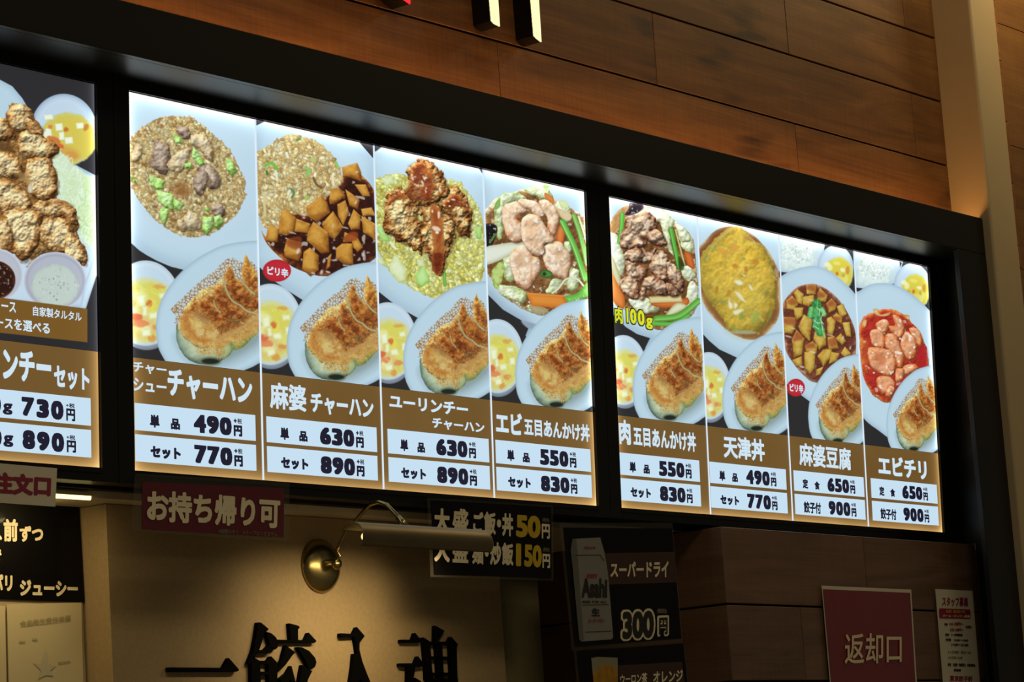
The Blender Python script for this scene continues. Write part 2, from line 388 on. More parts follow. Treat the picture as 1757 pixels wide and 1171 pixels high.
    def net(s, pts, col, cell, th=.16, seed=1, hole=None, warp=8, al=1.0):
        P = smooth(pts); x0, y0 = P.min(0)-12; x1, y1 = P.max(0)+12; r = s.reg(x0, y0, x1, y1)
        if r is None: return
        X, Y = s.X[r], s.Y[r]; X2 = X+warp*(fbm(X*.03, Y*.03, 2)-.5)*2; Y2 = Y+warp*(fbm(X*.03, Y*.03, 12)-.5)*2
        d = sdf(X2, Y2, P); m = np.clip(d/s.px+.5, 0, 1); f1, f2, ci = worley(X/cell, Y/cell, seed)
        if hole: s.put(r, m*.38*al, hexc(hole))
        a = m*np.clip((th+.14*fbm(X*.02, Y*.02, 8)-(f2-f1))*6+.5, 0, 1)*al
        s.put(r, a, ramp(col, fbm(X*.04, Y*.04, 6)*1.4-.2))

PLATE = ['#a9c0d6', '#b6cfe3', '#bcd5e8', '#bad3e7']
def plate(cv, pts, w=90, **k): cv.shape(pts, PLATE, w=w, **k)
GZ = (215, 430, 5.578)
def soup(cv, cx, cy, k, stretch=1.0, extra=0):
    """bowl of egg soup with tofu cubes, authored about its own centre"""
    def T(x, y): return cx+x*k, cy+y*k*stretch
    def E(x, y, a, b, r=0): return ell(*T(x, y), a*k, b*k*stretch, r)
    cv.shape(E(12, 52, 322, 398), ['#70788a', '#98a2b2'], w=50*k)
    cv.shape(E(0, 0, 338, 408), ['#b7c8dc', '#cbdceb', '#c3d6ea'], w=70*k)
    cv.shape(E(0, 70, 318, 316), ['#ccd4b8', '#d8d68c', '#d9d060', '#dccf58'], w=90*k, soft=5, n=.25, nf=.012/k, warp=14*k)
    cv.shape(E(-40, 190, 210, 170), ['#dcc868', '#e0c07a', '#e2c088'], soft=14, al=.65, n=.3, nf=.02/k)
    for x, y, a, b, c in ((-70, -60, 80, 60, '#f0eea0'), (90, -120, 90, 45, '#ded650'), (60, 40, 40, 90, '#eedd50'), (-20, 230, 60, 50, '#f2ee9c'), (140, 150, 70, 60, '#e2dc6a'), (-110, 60, 50, 60, '#f0e8a8')):
        cv.shape(E(x, y, a, b), [c, c], soft=8, al=.75, warp=20*k)
    for x, y, a, b, r in ((-40, -25, 40, 62, 20), (-7, 75, 25, 50, 0), (75, 118, 46, 36, 8), (-130, 65, 26, 48, -10), (8, 282, 48, 38, 0), (170, -70, 44, 30, 10), (190, 60, 34, 44, 0)):
        cv.shape([T(x-a, y-b*.7), T(x+a*.8, y-b), T(x+a, y+b*.8), T(x-a*.8, y+b)], ['#e2e2a8', '#eef0cc', '#f2f4dc'], w=30*k, sm=False, soft=4, warp=8*k, al=.92)
    for x, y, a, b, c in ((38, 5, 30, 34, '#d8652c'), (-115, 5, 26, 40, '#e09050'), (-90, 140, 66, 40, '#e25a34'), (-50, 195, 84, 34, '#e87c4c'), (60, 335, 40, 34, '#e09436'), (130, -160, 60, 22, '#e0a040'), (120, 230, 50, 30, '#e28a48')):
        cv.shape(E(x, y, a, b), [c, c], soft=4, al=.85, warp=16*k, n=.2)
    for i in range(26):
        x = cv.rs.uniform(-260, 260); y = cv.rs.uniform(-180, 330)
        cv.stroke([T(x, y), T(x+cv.rs.uniform(-40, 40), y+cv.rs.uniform(-30, 30)), T(x+cv.rs.uniform(-70, 70), y+cv.rs.uniform(-50, 50))], 9*k, ['#e8df7c', '#f2ec9a'], al=.5, soft=2)
def gyoza(cv):
    """side plate of pan-fried dumplings with their lace crust"""
    cv.shape([(290, 740), (300, 620), (330, 500), (400, 370), (500, 240), (640, 110), (800, 10), (980, -60), (1300, -90), (1600, 0), (1700, 500), (1500, 930), (1265, 1087), (1150, 1142), (1000, 1200), (700, 1250), (430, 1130), (370, 1045), (310, 920)],
             ['#9fb8ce', '#b2cbdf', '#bad3e6', '#bbd4e8'], w=70)
    cv.shape([(500, 800), (560, 1010), (700, 1110), (900, 1120), (1100, 1040), (1300, 900), (1300, 760), (1000, 800)], ['#93a6ae', '#7c8c86', '#6e7c6c'], soft=22, al=.85)
    cv.shape([(1000, 870), (1020, 950), (1120, 930), (1210, 840), (1290, 760), (1290, 640), (1050, 800)], ['#6f7c3c', '#8f9a50', '#98a25e'], w=60, n=.3)
    cv.shape([(495, 700), (482, 780), (492, 870), (530, 965), (600, 1045), (690, 1085), (800, 1088), (905, 1062), (985, 1010), (1022, 950), (985, 885), (850, 800), (600, 720)],
             ['#5a6c5a', '#80927c', '#9cad92', '#b0bd9c', '#bac4a2'], w=110, n=.12, nf=.01, warp=6, em=.3, ef=.006, eb=.12)
    cv.shape(ell(812, 1062, 95, 38, 2), ['#5c6a4c', '#2c3120', '#20241a'], w=22, soft=7)
    cv.shape([(900, 900), (985, 890), (1018, 948), (985, 1005), (930, 1040), (930, 960)], ['#a8b070', '#b7bd7c'], soft=5, al=.8)
    lace = [(432, 580), (470, 520), (560, 440), (650, 350), (750, 270), (870, 180), (930, 110), (1010, 68), (1080, 95), (1120, 110), (1180, 95), (1250, 160), (1260, 300), (1150, 320), (1080, 300), (900, 330), (800, 400), (720, 470), (600, 560), (560, 640), (470, 700), (480, 630)]
    cv.net(lace, ['#8c5a2c', '#a87440', '#c09050'], 30, .13, 3, hole='#c9bca8', warp=10)
    body = [(540, 600), (590, 520), (650, 460), (740, 370), (860, 330), (905, 285), (940, 240), (975, 170), (1000, 140), (1030, 200), (1075, 290), (1115, 290), (1110, 200), (1125, 130), (1148, 35), (1175, 90), (1215, 150), (1245, 210), (1290, 280), (1290, 640), (1240, 740), (1180, 790), (1080, 860), (1010, 860), (900, 940), (800, 930), (690, 930), (590, 860), (530, 790), (500, 730), (520, 650)]
    cv.shape(body, ['#dcc078', '#d4a04c', '#bd7830', '#a85c20', '#8e4616'], w=150, warp=16, wf=.04, n=.65, nf=.017, o=4, crust=.18, cf=.05, em=.5, ef=.02, eb=.45)
    cv.shape(body, ['#e2c878', '#c08038', '#7a3814'], w=60, warp=16, wf=.04, n=1.1, nf=.07, al=.4, crust=.2, cf=.08)
    # front dumpling: pale middle with a browned ring
    cv.shape([(560, 620), (650, 600), (760, 640), (850, 720), (900, 800), (870, 900), (760, 920), (640, 880), (560, 800), (520, 720)], ['#cf9a48', '#c0803a', '#d8ae60', '#e0c47c'], w=120, n=.7, nf=.02, warp=22, soft=5, al=.85)
    for p, w in (([(570, 640), (600, 720), (640, 800), (720, 860), (820, 860)], 46), ([(600, 620), (560, 700), (580, 760)], 30), ([(660, 700), (640, 770)], 20)):
        cv.stroke(p, w, ['#c07428', '#bc5c1c'], soft=7, al=.6, n=.8)
    cv.shape(ell(700, 700, 60, 50, 30), ['#dcbc5c', '#e2c86e'], soft=10, al=.6, warp=20)
    cv.shape(ell(730, 640, 90, 50, 40), ['#a8703c', '#96623a'], soft=12, al=.6, warp=20)
    # second to fifth dumpling backs
    cv.shape([(690, 500), (780, 470), (860, 540), (940, 620), (1040, 700), (1040, 760), (960, 770), (880, 730), (800, 650), (720, 580)], ['#c07a34', '#a04e1a', '#7c3410'], w=60, n=.6, nf=.03, warp=12, soft=4, al=.8, crust=.15, cf=.06, em=.5, ef=.02, eb=.45)
    cv.shape([(850, 400), (900, 320), (950, 400), (1010, 500), (1110, 560), (1160, 640), (1060, 690), (960, 650), (880, 560)], ['#bc7430', '#a05420', '#743010'], w=70, n=.8, nf=.025, warp=14, soft=4, al=.8, crust=.15, cf=.06, em=.5, ef=.02, eb=.45)
    cv.shape([(960, 230), (1000, 150), (1045, 260), (1120, 340), (1200, 430), (1280, 480), (1270, 560), (1160, 540), (1060, 480), (990, 380)], ['#b86c2a', '#9c4c1a', '#702c0e'], w=70, n=.8, nf=.025, warp=12, soft=4, al=.9, crust=.15, cf=.06, em=.5, ef=.02, eb=.45)
    cv.shape([(1120, 200), (1148, 50), (1200, 150), (1290, 290), (1290, 420), (1200, 380), (1130, 290)], ['#d89a3c', '#bc6c22', '#8a3c12'], w=60, n=.7, nf=.025, warp=8, soft=3, al=.8, crust=.15, cf=.06, em=.5, ef=.02, eb=.45)
    for p, w in (([(935, 270), (950, 340), (985, 430), (1035, 495), (1100, 530), (1150, 575), (1260, 610)], 20), ([(1100, 290), (1150, 340), (1190, 385), (1235, 420)], 20), ([(842, 480), (862, 545), (905, 595)], 15)):
        cv.stroke([(x+7, y+7) for x, y in p], w, '#6e4a20', soft=3, al=.5)
        cv.stroke(p, w, ['#a88f5c', '#b4ac7c', '#bdb68a'], soft=2, n=.8, al=.85)
    for x, y, a, b, c in ((1045, 680, 50, 22, '#5d4528'), (945, 725, 26, 18, '#5e200c'), (560, 590, 30, 20, '#a06a38'), (1180, 460, 50, 26, '#8a4a1c'), (820, 520, 30, 20, '#d99a48'), (930, 690, 24, 16, '#e0a03c'), (1090, 400, 30, 22, '#d8983c')):
        cv.shape(ell(x, y, a, b, 25), [c, c], soft=6, al=.7, warp=16)
    cv.shape([(860, 860), (960, 780), (1100, 720), (1200, 640), (1290, 600), (1290, 760), (1190, 810), (1080, 880), (1000, 880), (940, 930), (850, 950)], ['#c9924a', '#c8995a', '#bf8a48'], n=.8, nf=.05, warp=18, soft=4, al=.75)
    cv.net([(660, 950), (760, 905), (900, 880), (1000, 820), (1120, 760), (1290, 660), (1290, 760), (1200, 840), (1140, 870), (1080, 925), (1010, 885), (945, 930), (940, 990), (905, 1045), (850, 995), (760, 1005), (680, 985)], ['#a8702c', '#c9943e', '#dcb468'], 23, .24, 9, warp=16)
    cv.net([(520, 700), (700, 560), (900, 700), (1100, 560), (1280, 560), (1280, 700), (900, 900), (620, 880)], ['#d8a850', '#e8c880'], 15, .05, 19, warp=16, al=.35)

def badge(cv, c, rx, ry): cv.shape(ell(c[0], c[1], rx, ry), ['#c21c26', '#cf2230'], w=20)
TOFU = ['#8f4c14', '#b87424', '#cc8a2c', '#d69a3c']
def cubes(cv, lst, cols=TOFU, shade='#9c5618', **k):
    for p in lst:
        P = np.array(p, float); c = P.mean(0)
        cv.shape(P+[3, 5], ['#3a150c', '#3a150c'], sm=False, soft=2.5, al=.7)
        cv.shape(P, cols, sm=False, w=min(np.ptp(P, 0))*.35, n=.3, nf=.025, light=.25, em=.22, ef=.02, eb=.1, **k)
        i = np.argsort(P[:, 1])[-max(2, len(P)//2):]; lo = P[sorted(i)]
        if len(lo) >= 3: cv.shape(lo*.9+c*.1, [shade, shade], sm=False, soft=3, al=.55)
        cv.stroke([P[0]*.85+c*.15, P[1]*.85+c*.15], 5, '#e8b868', soft=1.5, al=.5)

def dish1(cv):      # fried rice with roast pork
    cv.frame((200, 140, 3.66)); cv.img[:] = hexc('#2b292c')
    cv.frame(GZ); cv.shape([(-200, -250), (35, -86), (130, 0), (200, 45), (300, 100), (430, 155), (550, 185), (800, 210), (1500, 100), (1600, -2200), (-300, -2200)], ['#a8c0d6', '#b8d1e5', '#bfd7ea', '#bcd4e8'], w=330, sm=False)
    cv.frame((200, 140, 3.66))
    cv.shape([(40, 560), (80, 300), (250, 170), (500, 180), (720, 330), (850, 560), (860, 800), (700, 1000), (450, 1060), (200, 980), (60, 780)], ['#c3d8ec', '#cbdef0'], soft=30, al=.6)
    m = [(70, 420), (100, 340), (180, 280), (250, 235), (340, 220), (450, 225), (520, 260), (600, 330), (700, 420), (740, 500), (795, 600), (803, 700), (770, 800), (700, 880), (600, 950), (500, 978), (400, 965), (300, 915), (220, 840), (150, 760), (90, 650), (62, 550)]
    cv.shape(m, ['#b08c58', '#98723c', '#8a6432'], w=60, warp=10, wf=.08, n=.3)
    cv.grains(m, 2300, ['#ccac6e', '#d8c28c', '#c09a58', '#aa7e48', '#ded2a8', '#ccb078', '#c4a066', '#d4bc84'], 32, 17, 3, dark=.82)
    pk = ['#6f5446', '#9a7e6a', '#b49a86', '#c4ac98']
    for p in ([(240, 370), (330, 420), (322, 560), (290, 585), (205, 520), (230, 430)], [(500, 540), (570, 520), (630, 570), (652, 650), (590, 680), (560, 620)], [(490, 590), (540, 560), (575, 600), (550, 680), (520, 722), (478, 660)],
              [(370, 300), (440, 290), (462, 340), (420, 362)], [(590, 780), (650, 770), (680, 830), (640, 860), (600, 820)]):
        cv.shape(np.array(p)+[4, 6], '#5e4224', soft=4, al=.6); cv.shape(p, pk, w=50, n=.35, nf=.03, light=.3, warp=10, wf=.05, em=.55, ef=.014, eb=.3)
    for p in ([(320, 510), (370, 450), (460, 420), (450, 480), (400, 570), (330, 550)], [(470, 340), (540, 335), (600, 390), (605, 500), (560, 480), (520, 420), (470, 400)], [(115, 400), (155, 395), (150, 480), (95, 510), (90, 470)], [(420, 870), (460, 812), (520, 870), (530, 920), (480, 940), (430, 920)], [(380, 880), (420, 870), (440, 930), (400, 940)]):
        cv.shape(np.array(p)+[4, 6], '#6e4a24', soft=4, al=.6); cv.shape(p, ['#a08058', '#c2a47c', '#d0b890', '#dcc8a6'], w=45, n=.35, nf=.03, light=.3, warp=10, wf=.05, em=.55, ef=.014, eb=.3)
    cv.shape(ell(400, 680, 70, 60), '#8a4a1c', soft=12, al=.45, warp=30); cv.shape(ell(405, 690, 32, 26), ['#a87038', '#8a5424'], soft=4, al=.7, warp=14)
    gr = ['#7aa63e', '#9cc85e', '#aed878', '#c0e294']
    for p in ([(205, 590), (300, 622), (290, 672), (250, 682), (210, 650)], [(250, 680), (352, 710), (356, 812), (300, 792), (262, 752)], [(270, 800), (322, 800), (320, 850), (300, 908), (270, 850)], [(355, 735), (425, 770), (390, 810), (358, 800)], [(475, 410), (510, 440), (556, 522), (520, 532), (470, 470)],
              [(420, 515), (468, 508), (472, 548), (430, 548)], [(340, 320), (400, 350), (416, 394), (370, 382)], [(680, 480), (720, 500), (756, 560), (722, 602), (690, 552)], [(540, 850), (602, 850), (610, 902), (570, 962), (535, 932)], [(610, 850), (650, 838), (670, 890), (632, 932), (610, 912)], [(75, 580), (100, 590), (122, 640), (100, 630)], [(550, 790), (580, 790), (580, 822), (555, 812)]):
        cv.shape(np.array(p)+[3, 5], '#6a5a24', sm=False, soft=3, al=.6); cv.shape(p, gr, w=26, light=.4, n=.4, nf=.03, sm=False, warp=5, em=.5, ef=.016, eb=.35)
    cv.stroke([(352, 712), (300, 790)], 5, '#e0f2c0', al=.6)
def dish2(cv):      # tofu in chili sauce beside fried rice
    z = (430, 190, 3.548); cv.frame(z); cv.img[:] = hexc('#2b292c')
    cv.shape([(20, 98), (85, 66), (90, 30), (655, 150), (655, 188), (750, 298), (800, 700), (800, 1250), (500, 1230), (312, 1152), (230, 1100), (130, 1030), (38, 940), (0, 900)], ['#a8c0d6', '#b8d1e5', '#bfd7ea', '#bcd4e8'], w=200, sm=False)
    s = [(65, 730), (100, 765), (200, 650), (240, 600), (330, 640), (430, 560), (480, 470), (540, 440), (560, 400), (600, 330), (680, 400), (740, 470), (790, 600), (790, 840), (715, 930), (600, 985), (480, 1008), (380, 1000), (250, 950), (150, 870), (90, 800)]
    cv.shape(s, ['#c0702c', '#6e3018', '#4c2014', '#3a1610', '#34130e'], w=50, n=.3, nf=.02, spec=.6, sp=.70, em=.5, ef=.016, eb=.35)
    m = [(20, 290), (100, 220), (190, 165), (280, 150), (370, 180), (450, 230), (520, 310), (552, 400), (540, 450), (440, 540), (340, 620), (210, 640), (150, 700), (90, 715), (50, 640), (20, 500)]
    cv.shape(m, ['#c8a468', '#a88048', '#98703c'], w=60, warp=10, wf=.08)
    cv.grains(m, 1700, ['#d8b878', '#e2cb92', '#cca864', '#d0ae6c', '#c09858', '#e6d6a8'], 34, 18, 5, dark=.82)
    for p, c in (([(85, 340), (120, 318), (155, 345), (150, 372)], '#6cc03c'), ([(330, 350), (355, 365), (335, 400)], '#86c85a'), ([(95, 370), (100, 390)], '#4a7a3a'), ([(245, 480), (262, 500), (250, 528)], '#5a8a58'), ([(515, 320), (530, 340)], '#86c85a'), ([(280, 180), (298, 172)], '#5f8a3a'), ([(375, 290), (385, 305)], '#a8d060'), ([(335, 515), (340, 540)], '#a8c84a'), ([(150, 370), (160, 420)], '#e8e8cc'), ([(215, 260), (225, 285)], '#ece8cc'), ([(236, 490), (226, 510)], '#e8ead8'), ([(495, 400), (502, 450)], '#e8e0c4'), ([(80, 500), (85, 640)], '#dcc890'), ([(380, 410), (400, 450), (430, 470)], '#7a5a34')):
        cv.stroke(p, 15, [c, c], soft=2)
    cubes(cv, [[(670, 600), (735, 590), (760, 640), (680, 642)], [(672, 640), (760, 690), (760, 790), (682, 742)], [(630, 450), (700, 450), (727, 522), (680, 522)], [(555, 345), (645, 318), (667, 370), (672, 432), (600, 402), (558, 400)], [(575, 480), (620, 510), (662, 545), (650, 602), (600, 580)],
               [(475, 540), (490, 480), (540, 470), (577, 520), (522, 560), (480, 572)], [(525, 570), (575, 545), (597, 620), (562, 700), (530, 642)], [(590, 690), (625, 600), (667, 640), (662, 722), (610, 727)], [(335, 590), (430, 515), (465, 560), (482, 620), (400, 682), (345, 642)], [(270, 655), (364, 690), (347, 747), (262, 737)],
               [(185, 610), (215, 600), (273, 650), (260, 742), (215, 762), (168, 750), (172, 680)], [(100, 720), (120, 690), (167, 720), (162, 802), (90, 792)], [(430, 690), (500, 612), (564, 710), (510, 782), (460, 762)], [(570, 740), (640, 770), (640, 800), (560, 800)], [(200, 850), (220, 780), (300, 800), (310, 870), (290, 917), (205, 892)],
               [(380, 675), (470, 740), (477, 862), (430, 872), (340, 792), (345, 740)], [(610, 770), (650, 775), (682, 832), (650, 862), (620, 832)], [(515, 840), (555, 810), (618, 810), (624, 942), (560, 932), (520, 902)], [(470, 890), (490, 870), (482, 952), (455, 972)], [(320, 860), (360, 835), (413, 882), (412, 972), (360, 1007), (312, 962)]])
    cv.shape([(605, 740), (650, 745), (640, 790), (560, 790)], ['#9a3c14', '#a8481a'], soft=3, al=.85)
    cv.shape([(215, 790), (300, 770), (300, 850), (230, 830)], ['#a8481a', '#7a2c14'], soft=4, al=.7)
    for x, y, a, b in ((285, 855, 12, 22), (430, 985, 10, 16), (470, 985, 16, 8), (685, 870, 8, 20), (575, 715, 22, 6), (255, 745, 24, 6), (640, 560, 6, 16), (500, 700, 5, 14), (380, 990, 14, 6), (585, 600, 4, 14), (445, 915, 8, 14), (645, 375, 7, 5)):
        cv.shape(ell(x, y, a, b, 20), ['#c8a8a0', '#f4ece8'], soft=2, al=.75, warp=6)
    badge(cv, (158, 975), 86, 68)
def crusty(cv, p, cols=('#6a3612', '#9a6230', '#b98346', '#cfa468', '#dcbc84'), **k):
    kk = dict(w=70, warp=26, wf=.035, n=.4, nf=.02, crust=.25, cf=.04, light=.25, soft=1.5, em=.75, ef=.018, eb=.55); kk.update(k)
    cv.shape(np.array(p, float)+[5, 8], '#5c3416', soft=5, al=.55, warp=14, wf=.05); cv.shape(p, list(cols), **kk)
def dish3(cv):      # fried chicken on yellow fried rice
    z = (630, 230, 3.548); cv.frame(z); cv.img[:] = hexc('#2b292c')
    cv.shape([(0, 118), (52, 106), (90, 78), (95, 40), (675, 190), (675, 208), (702, 245), (760, 270), (790, 900), (700, 1150), (300, 1118), (180, 1050), (60, 955), (0, 900)], ['#a8c0d6', '#b8d1e5', '#bfd7ea', '#bcd4e8'], w=200, sm=False)
    m = [(20, 310), (90, 262), (180, 245), (260, 262), (400, 280), (480, 285), (560, 300), (640, 400), (690, 500), (707, 620), (702, 860), (640, 920), (520, 960), (440, 998), (350, 980), (260, 935), (180, 880), (110, 800), (60, 700), (20, 600)]
    cv.shape(m, ['#cfc060', '#b0a03c', '#a49434'], w=60, warp=12, wf=.07)
    cv.grains(m, 1900, ['#dcd670', '#d4cc60', '#e4e08c', '#cac050', '#dcd47c', '#c2b854', '#e2e4a0'], 34, 19, 8, dark=.84)
    for p in ([(130, 800), (172, 738), (242, 820), (236, 902), (190, 908), (140, 850)], [(80, 270), (150, 250), (170, 300), (110, 320)], [(300, 770), (345, 765), (350, 810), (310, 812)], [(55, 740), (120, 790), (130, 820), (70, 790)]):
        cv.shape(p, ['#b8c070', '#d8e0a8', '#e4eac0'], w=30, n=.2, sm=False, light=.3)
    for p in ([(290, 860), (342, 800), (382, 890), (332, 936), (300, 912)], [(50, 570), (90, 555), (120, 610), (142, 642), (80, 632)], [(655, 570), (690, 560), (695, 640), (665, 640)], [(70, 610), (120, 620), (140, 660), (90, 650)]):
        cv.shape(p, ['#86b850', '#aedb74', '#c4e896'], w=26, light=.35, sm=False)
    cv.stroke([(465, 830), (472, 920)], 20, ['#5a9a34', '#82c054']); cv.stroke([(140, 660), (170, 700)], 14, '#e8ecc8')
    crusty(cv, [(110, 390), (160, 335), (230, 340), (262, 410), (312, 440), (302, 500), (332, 560), (342, 640), (332, 730), (280, 692), (200, 662), (150, 622), (95, 590), (100, 500)])
    crusty(cv, [(480, 330), (540, 325), (590, 380), (627, 450), (637, 560), (620, 622), (560, 622), (530, 560), (480, 480), (450, 420)])
    crusty(cv, [(320, 450), (420, 420), (480, 470), (532, 560), (532, 660), (480, 740), (467, 832), (430, 862), (390, 802), (350, 700), (320, 600), (332, 520)])
    crusty(cv, [(240, 210), (300, 162), (370, 168), (440, 220), (482, 300), (492, 372), (440, 412), (350, 442), (290, 432), (240, 372), (252, 300)])
    sa = ['#b8642a', '#a84818', '#8a2e10', '#7a260e']
    for p in ([(275, 200), (320, 178), (370, 195), (405, 260), (420, 330), (380, 402), (330, 382), (325, 300), (270, 330), (250, 320), (260, 240)], [(460, 430), (500, 380), (560, 370), (602, 430), (612, 460), (560, 442), (500, 462)], [(110, 440), (150, 380), (220, 360), (240, 400), (170, 410)]):
        cv.shape(p, sa, w=34, n=.5, nf=.03, warp=14, soft=3, al=.85, spec=.7, sp=.70, em=.5, ef=.016, eb=.3)
    cv.shape([(385, 440), (432, 450), (462, 560), (466, 700), (430, 745), (400, 705), (388, 560)], ['#b8662a', '#b45a20', '#9c3e12'], w=26, n=.4, nf=.02, warp=8, soft=3, al=.9)
    cv.shape([(400, 720), (462, 730), (462, 800), (430, 862), (395, 805)], ['#a85020', '#802c10', '#6a200c'], w=24, n=.3, warp=8, soft=3, al=.9)
    cv.shape([(240, 330), (330, 330), (330, 400), (250, 390)], ['#8a3814', '#7a2a10'], warp=12, soft=5, al=.6); cv.shape([(330, 210), (390, 220), (400, 260), (350, 260)], '#c8702c', soft=6, al=.6)
    for x, y, a, b, r in ((352, 270, 16, 8, 0), (432, 490, 9, 24, 0), (418, 578, 30, 14, 20), (440, 340, 8, 14, 0), (395, 470, 6, 10, 0), (300, 315, 12, 6, 0), (425, 600, 12, 10, 0), (520, 400, 14, 6, 0)):
        cv.shape(ell(x, y, a, b, r), ['#e8b890', '#fff4ea'], soft=2, al=.9, warp=5)
    for x, y in ((465, 408), (492, 410), (466, 436), (500, 440), (148, 940)): cv.shape(ell(x, y, 7, 5), '#e8d090', soft=1)
SHR = ['#b8744c', '#dca27a', '#ecc09e', '#f0d0b4', '#e4b690']
def shrimp(cv, p, cols=SHR, w=46):
    P = np.array(p, float); cv.shape(P+[4, 7], '#7a4a24', soft=4, al=.55)
    cv.shape(P, cols, w=w, n=.3, nf=.018, light=.25, warp=6, spec=.7, sp=.70, em=.5, ef=.012, eb=.16)
    c = P.mean(0)
    for k in range(0, len(P), 2): cv.stroke([P[k]*.9+c*.1, P[k]*.5+c*.5+[6, -4]], 4, cols[1], soft=2.5, al=.5)
def dish4(cv):      # shrimp and vegetables over rice
    z = (820, 270, 3.775); cv.frame(z); cv.img[:] = hexc('#2b292c')
    cv.shape([(0, 0), (780, 0), (780, 1300), (305, 1160), (325, 1110), (280, 1058), (160, 988), (60, 888), (0, 820)], ['#98b0c8', '#b4cce0', '#bfd7ea', '#bcd4e8'], w=160, sm=False)
    cv.shape([(280, 1060), (400, 1090), (420, 1110), (330, 1112)], '#93a2b4', soft=3)
    f = [(20, 380), (60, 330), (110, 270), (230, 230), (350, 190), (440, 190), (500, 270), (600, 330), (690, 400), (760, 600), (760, 880), (640, 965), (560, 995), (400, 1025), (300, 985), (200, 930), (130, 860), (60, 760), (10, 650)]
    cv.shape(f, ['#d8c8a8', '#a87a48', '#8a5a30', '#7a4c28'], w=60, n=.5, nf=.02, warp=10, spec=.5, sp=.72, em=.45, ef=.016, eb=.35)
    cb = ['#9aa860', '#bcc88c', '#d2d8ac', '#e0e2c4']
    for p in ([(110, 300), (160, 240), (260, 235), (305, 270), (200, 300), (130, 400), (110, 470)], [(300, 210), (420, 192), (480, 250), (470, 280), (350, 245)], [(500, 300), (570, 290), (604, 400), (560, 425), (510, 372)], [(165, 655), (240, 640), (242, 790), (170, 792)], [(135, 830), (300, 860), (302, 940), (210, 922), (140, 880)],
              [(320, 960), (400, 970), (420, 1015), (340, 1005)], [(120, 310), (170, 300), (160, 500), (120, 520)], [(570, 740), (650, 730), (640, 860), (580, 850)], [(480, 790), (560, 800), (500, 870), (440, 880)], [(240, 900), (300, 900), (290, 950), (250, 930)], [(560, 550), (600, 560), (590, 650), (565, 640)]):
        cv.shape(p, cb, w=40, n=.4, nf=.03, light=.3, warp=10, em=.4, ef=.014, eb=.3)
    cv.shape([(330, 960), (430, 975), (450, 1005), (370, 1015)], ['#a89468', '#b8a880'], n=.3)
    cv.shape([(140, 270), (110, 300), (108, 340), (140, 320)], ['#7aa24a', '#9abc5e'])
    cv.shape([(520, 280), (575, 285), (580, 330), (540, 330)], ['#c8d098', '#d8dca8'], n=.4, warp=8)
    cv.shape([(510, 330), (600, 370), (590, 410), (540, 390)], ['#dcb88c', '#e0c8a0'], n=.4)
    cv.shape([(430, 230), (482, 258), (492, 298), (440, 272)], ['#c86a28', '#e08038'], w=20); cv.shape(ell(440, 190, 20, 13), ['#8ac84a', '#a0d860'])
    cv.shape([(20, 445), (110, 438), (122, 490), (82, 580), (20, 592)], ['#3a3440', '#1e1a22', '#141018'], w=30, n=.5, spec=.6, sp=.7)
    cv.stroke([(110, 500), (80, 545)], 16, ['#3c6a2c', '#5a8a3c'])
    cv.shape([(30, 595), (150, 562), (280, 548), (295, 575), (200, 642), (30, 700)], ['#a8a884', '#ccccae', '#e2e2ce', '#e6e6d6'], w=40, light=.3)
    cv.shape([(90, 740), (150, 668), (167, 720), (140, 830), (108, 842)], ['#8aa444', '#b4ca64', '#c4d47c'], w=26, n=.5, warp=10)
    cv.shape([(505, 460), (545, 440), (562, 480), (545, 560), (505, 540)], ['#c05018', '#dd6a2a', '#e6803c'], w=24)
    for p in ([(165, 320), (230, 288), (290, 300), (312, 350), (270, 372), (252, 402), (290, 440), (286, 535), (240, 557), (190, 520), (158, 430)], [(260, 275), (350, 278), (430, 330), (442, 370), (380, 390), (330, 340), (280, 318)], [(390, 290), (440, 278), (500, 330), (527, 400), (500, 502), (440, 512), (452, 420), (420, 350)],
              [(428, 575), (520, 545), (572, 600), (600, 660), (580, 782), (540, 792), (470, 762), (423, 672)], [(240, 590), (300, 568), (340, 610), (352, 640), (390, 650), (407, 710), (370, 802), (310, 865), (250, 822), (213, 730), (203, 650)],
              [(285, 400), (330, 368), (390, 378), (440, 450), (492, 520), (482, 552), (430, 562), (432, 622), (390, 647), (330, 612), (290, 552), (276, 470)]):
        shrimp(cv, p)
    cv.stroke([(340, 620), (345, 700), (340, 790)], 8, '#d88a60', soft=4, al=.6); cv.shape(ell(258, 385, 14, 10), '#b4602c', soft=3)
    cv.stroke([(620, 380), (660, 500), (705, 690)], 30, ['#5a9a38', '#86c458'], hi='#b8e090'); cv.stroke([(650, 385), (700, 540), (720, 640)], 14, ['#b8c088', '#e0e4b8'])
    cv.stroke([(545, 420), (575, 480), (630, 600), (690, 785)], 38, ['#3f8f28', '#5fb43c', '#74c84c'], hi='#d8f4c0')
    cv.shape([(555, 905), (640, 880), (700, 815), (760, 790), (760, 860), (640, 942), (590, 957)], ['#4a8f30', '#66b440', '#7cc854'], w=30, light=.3, spec=.7, sp=.72)
    cv.shape(ell(440, 757, 42, 26, 5), ['#2c5c20', '#4f8a3c'], w=14); cv.shape(ell(428, 757, 12, 12), '#1c3c18', soft=2)
    cv.shape([(308, 875), (550, 893), (590, 962), (530, 980), (345, 962)], ['#c05c14', '#e07820', '#e88c30'], w=30, sm=False, light=.2); cv.stroke([(320, 884), (548, 900)], 8, '#f0a050', al=.6)
    cv.stroke([(480, 880), (520, 850), (570, 790), (640, 790), (680, 832)], 14, ['#a8ac78', '#dadcb4', '#e8e8cc'])
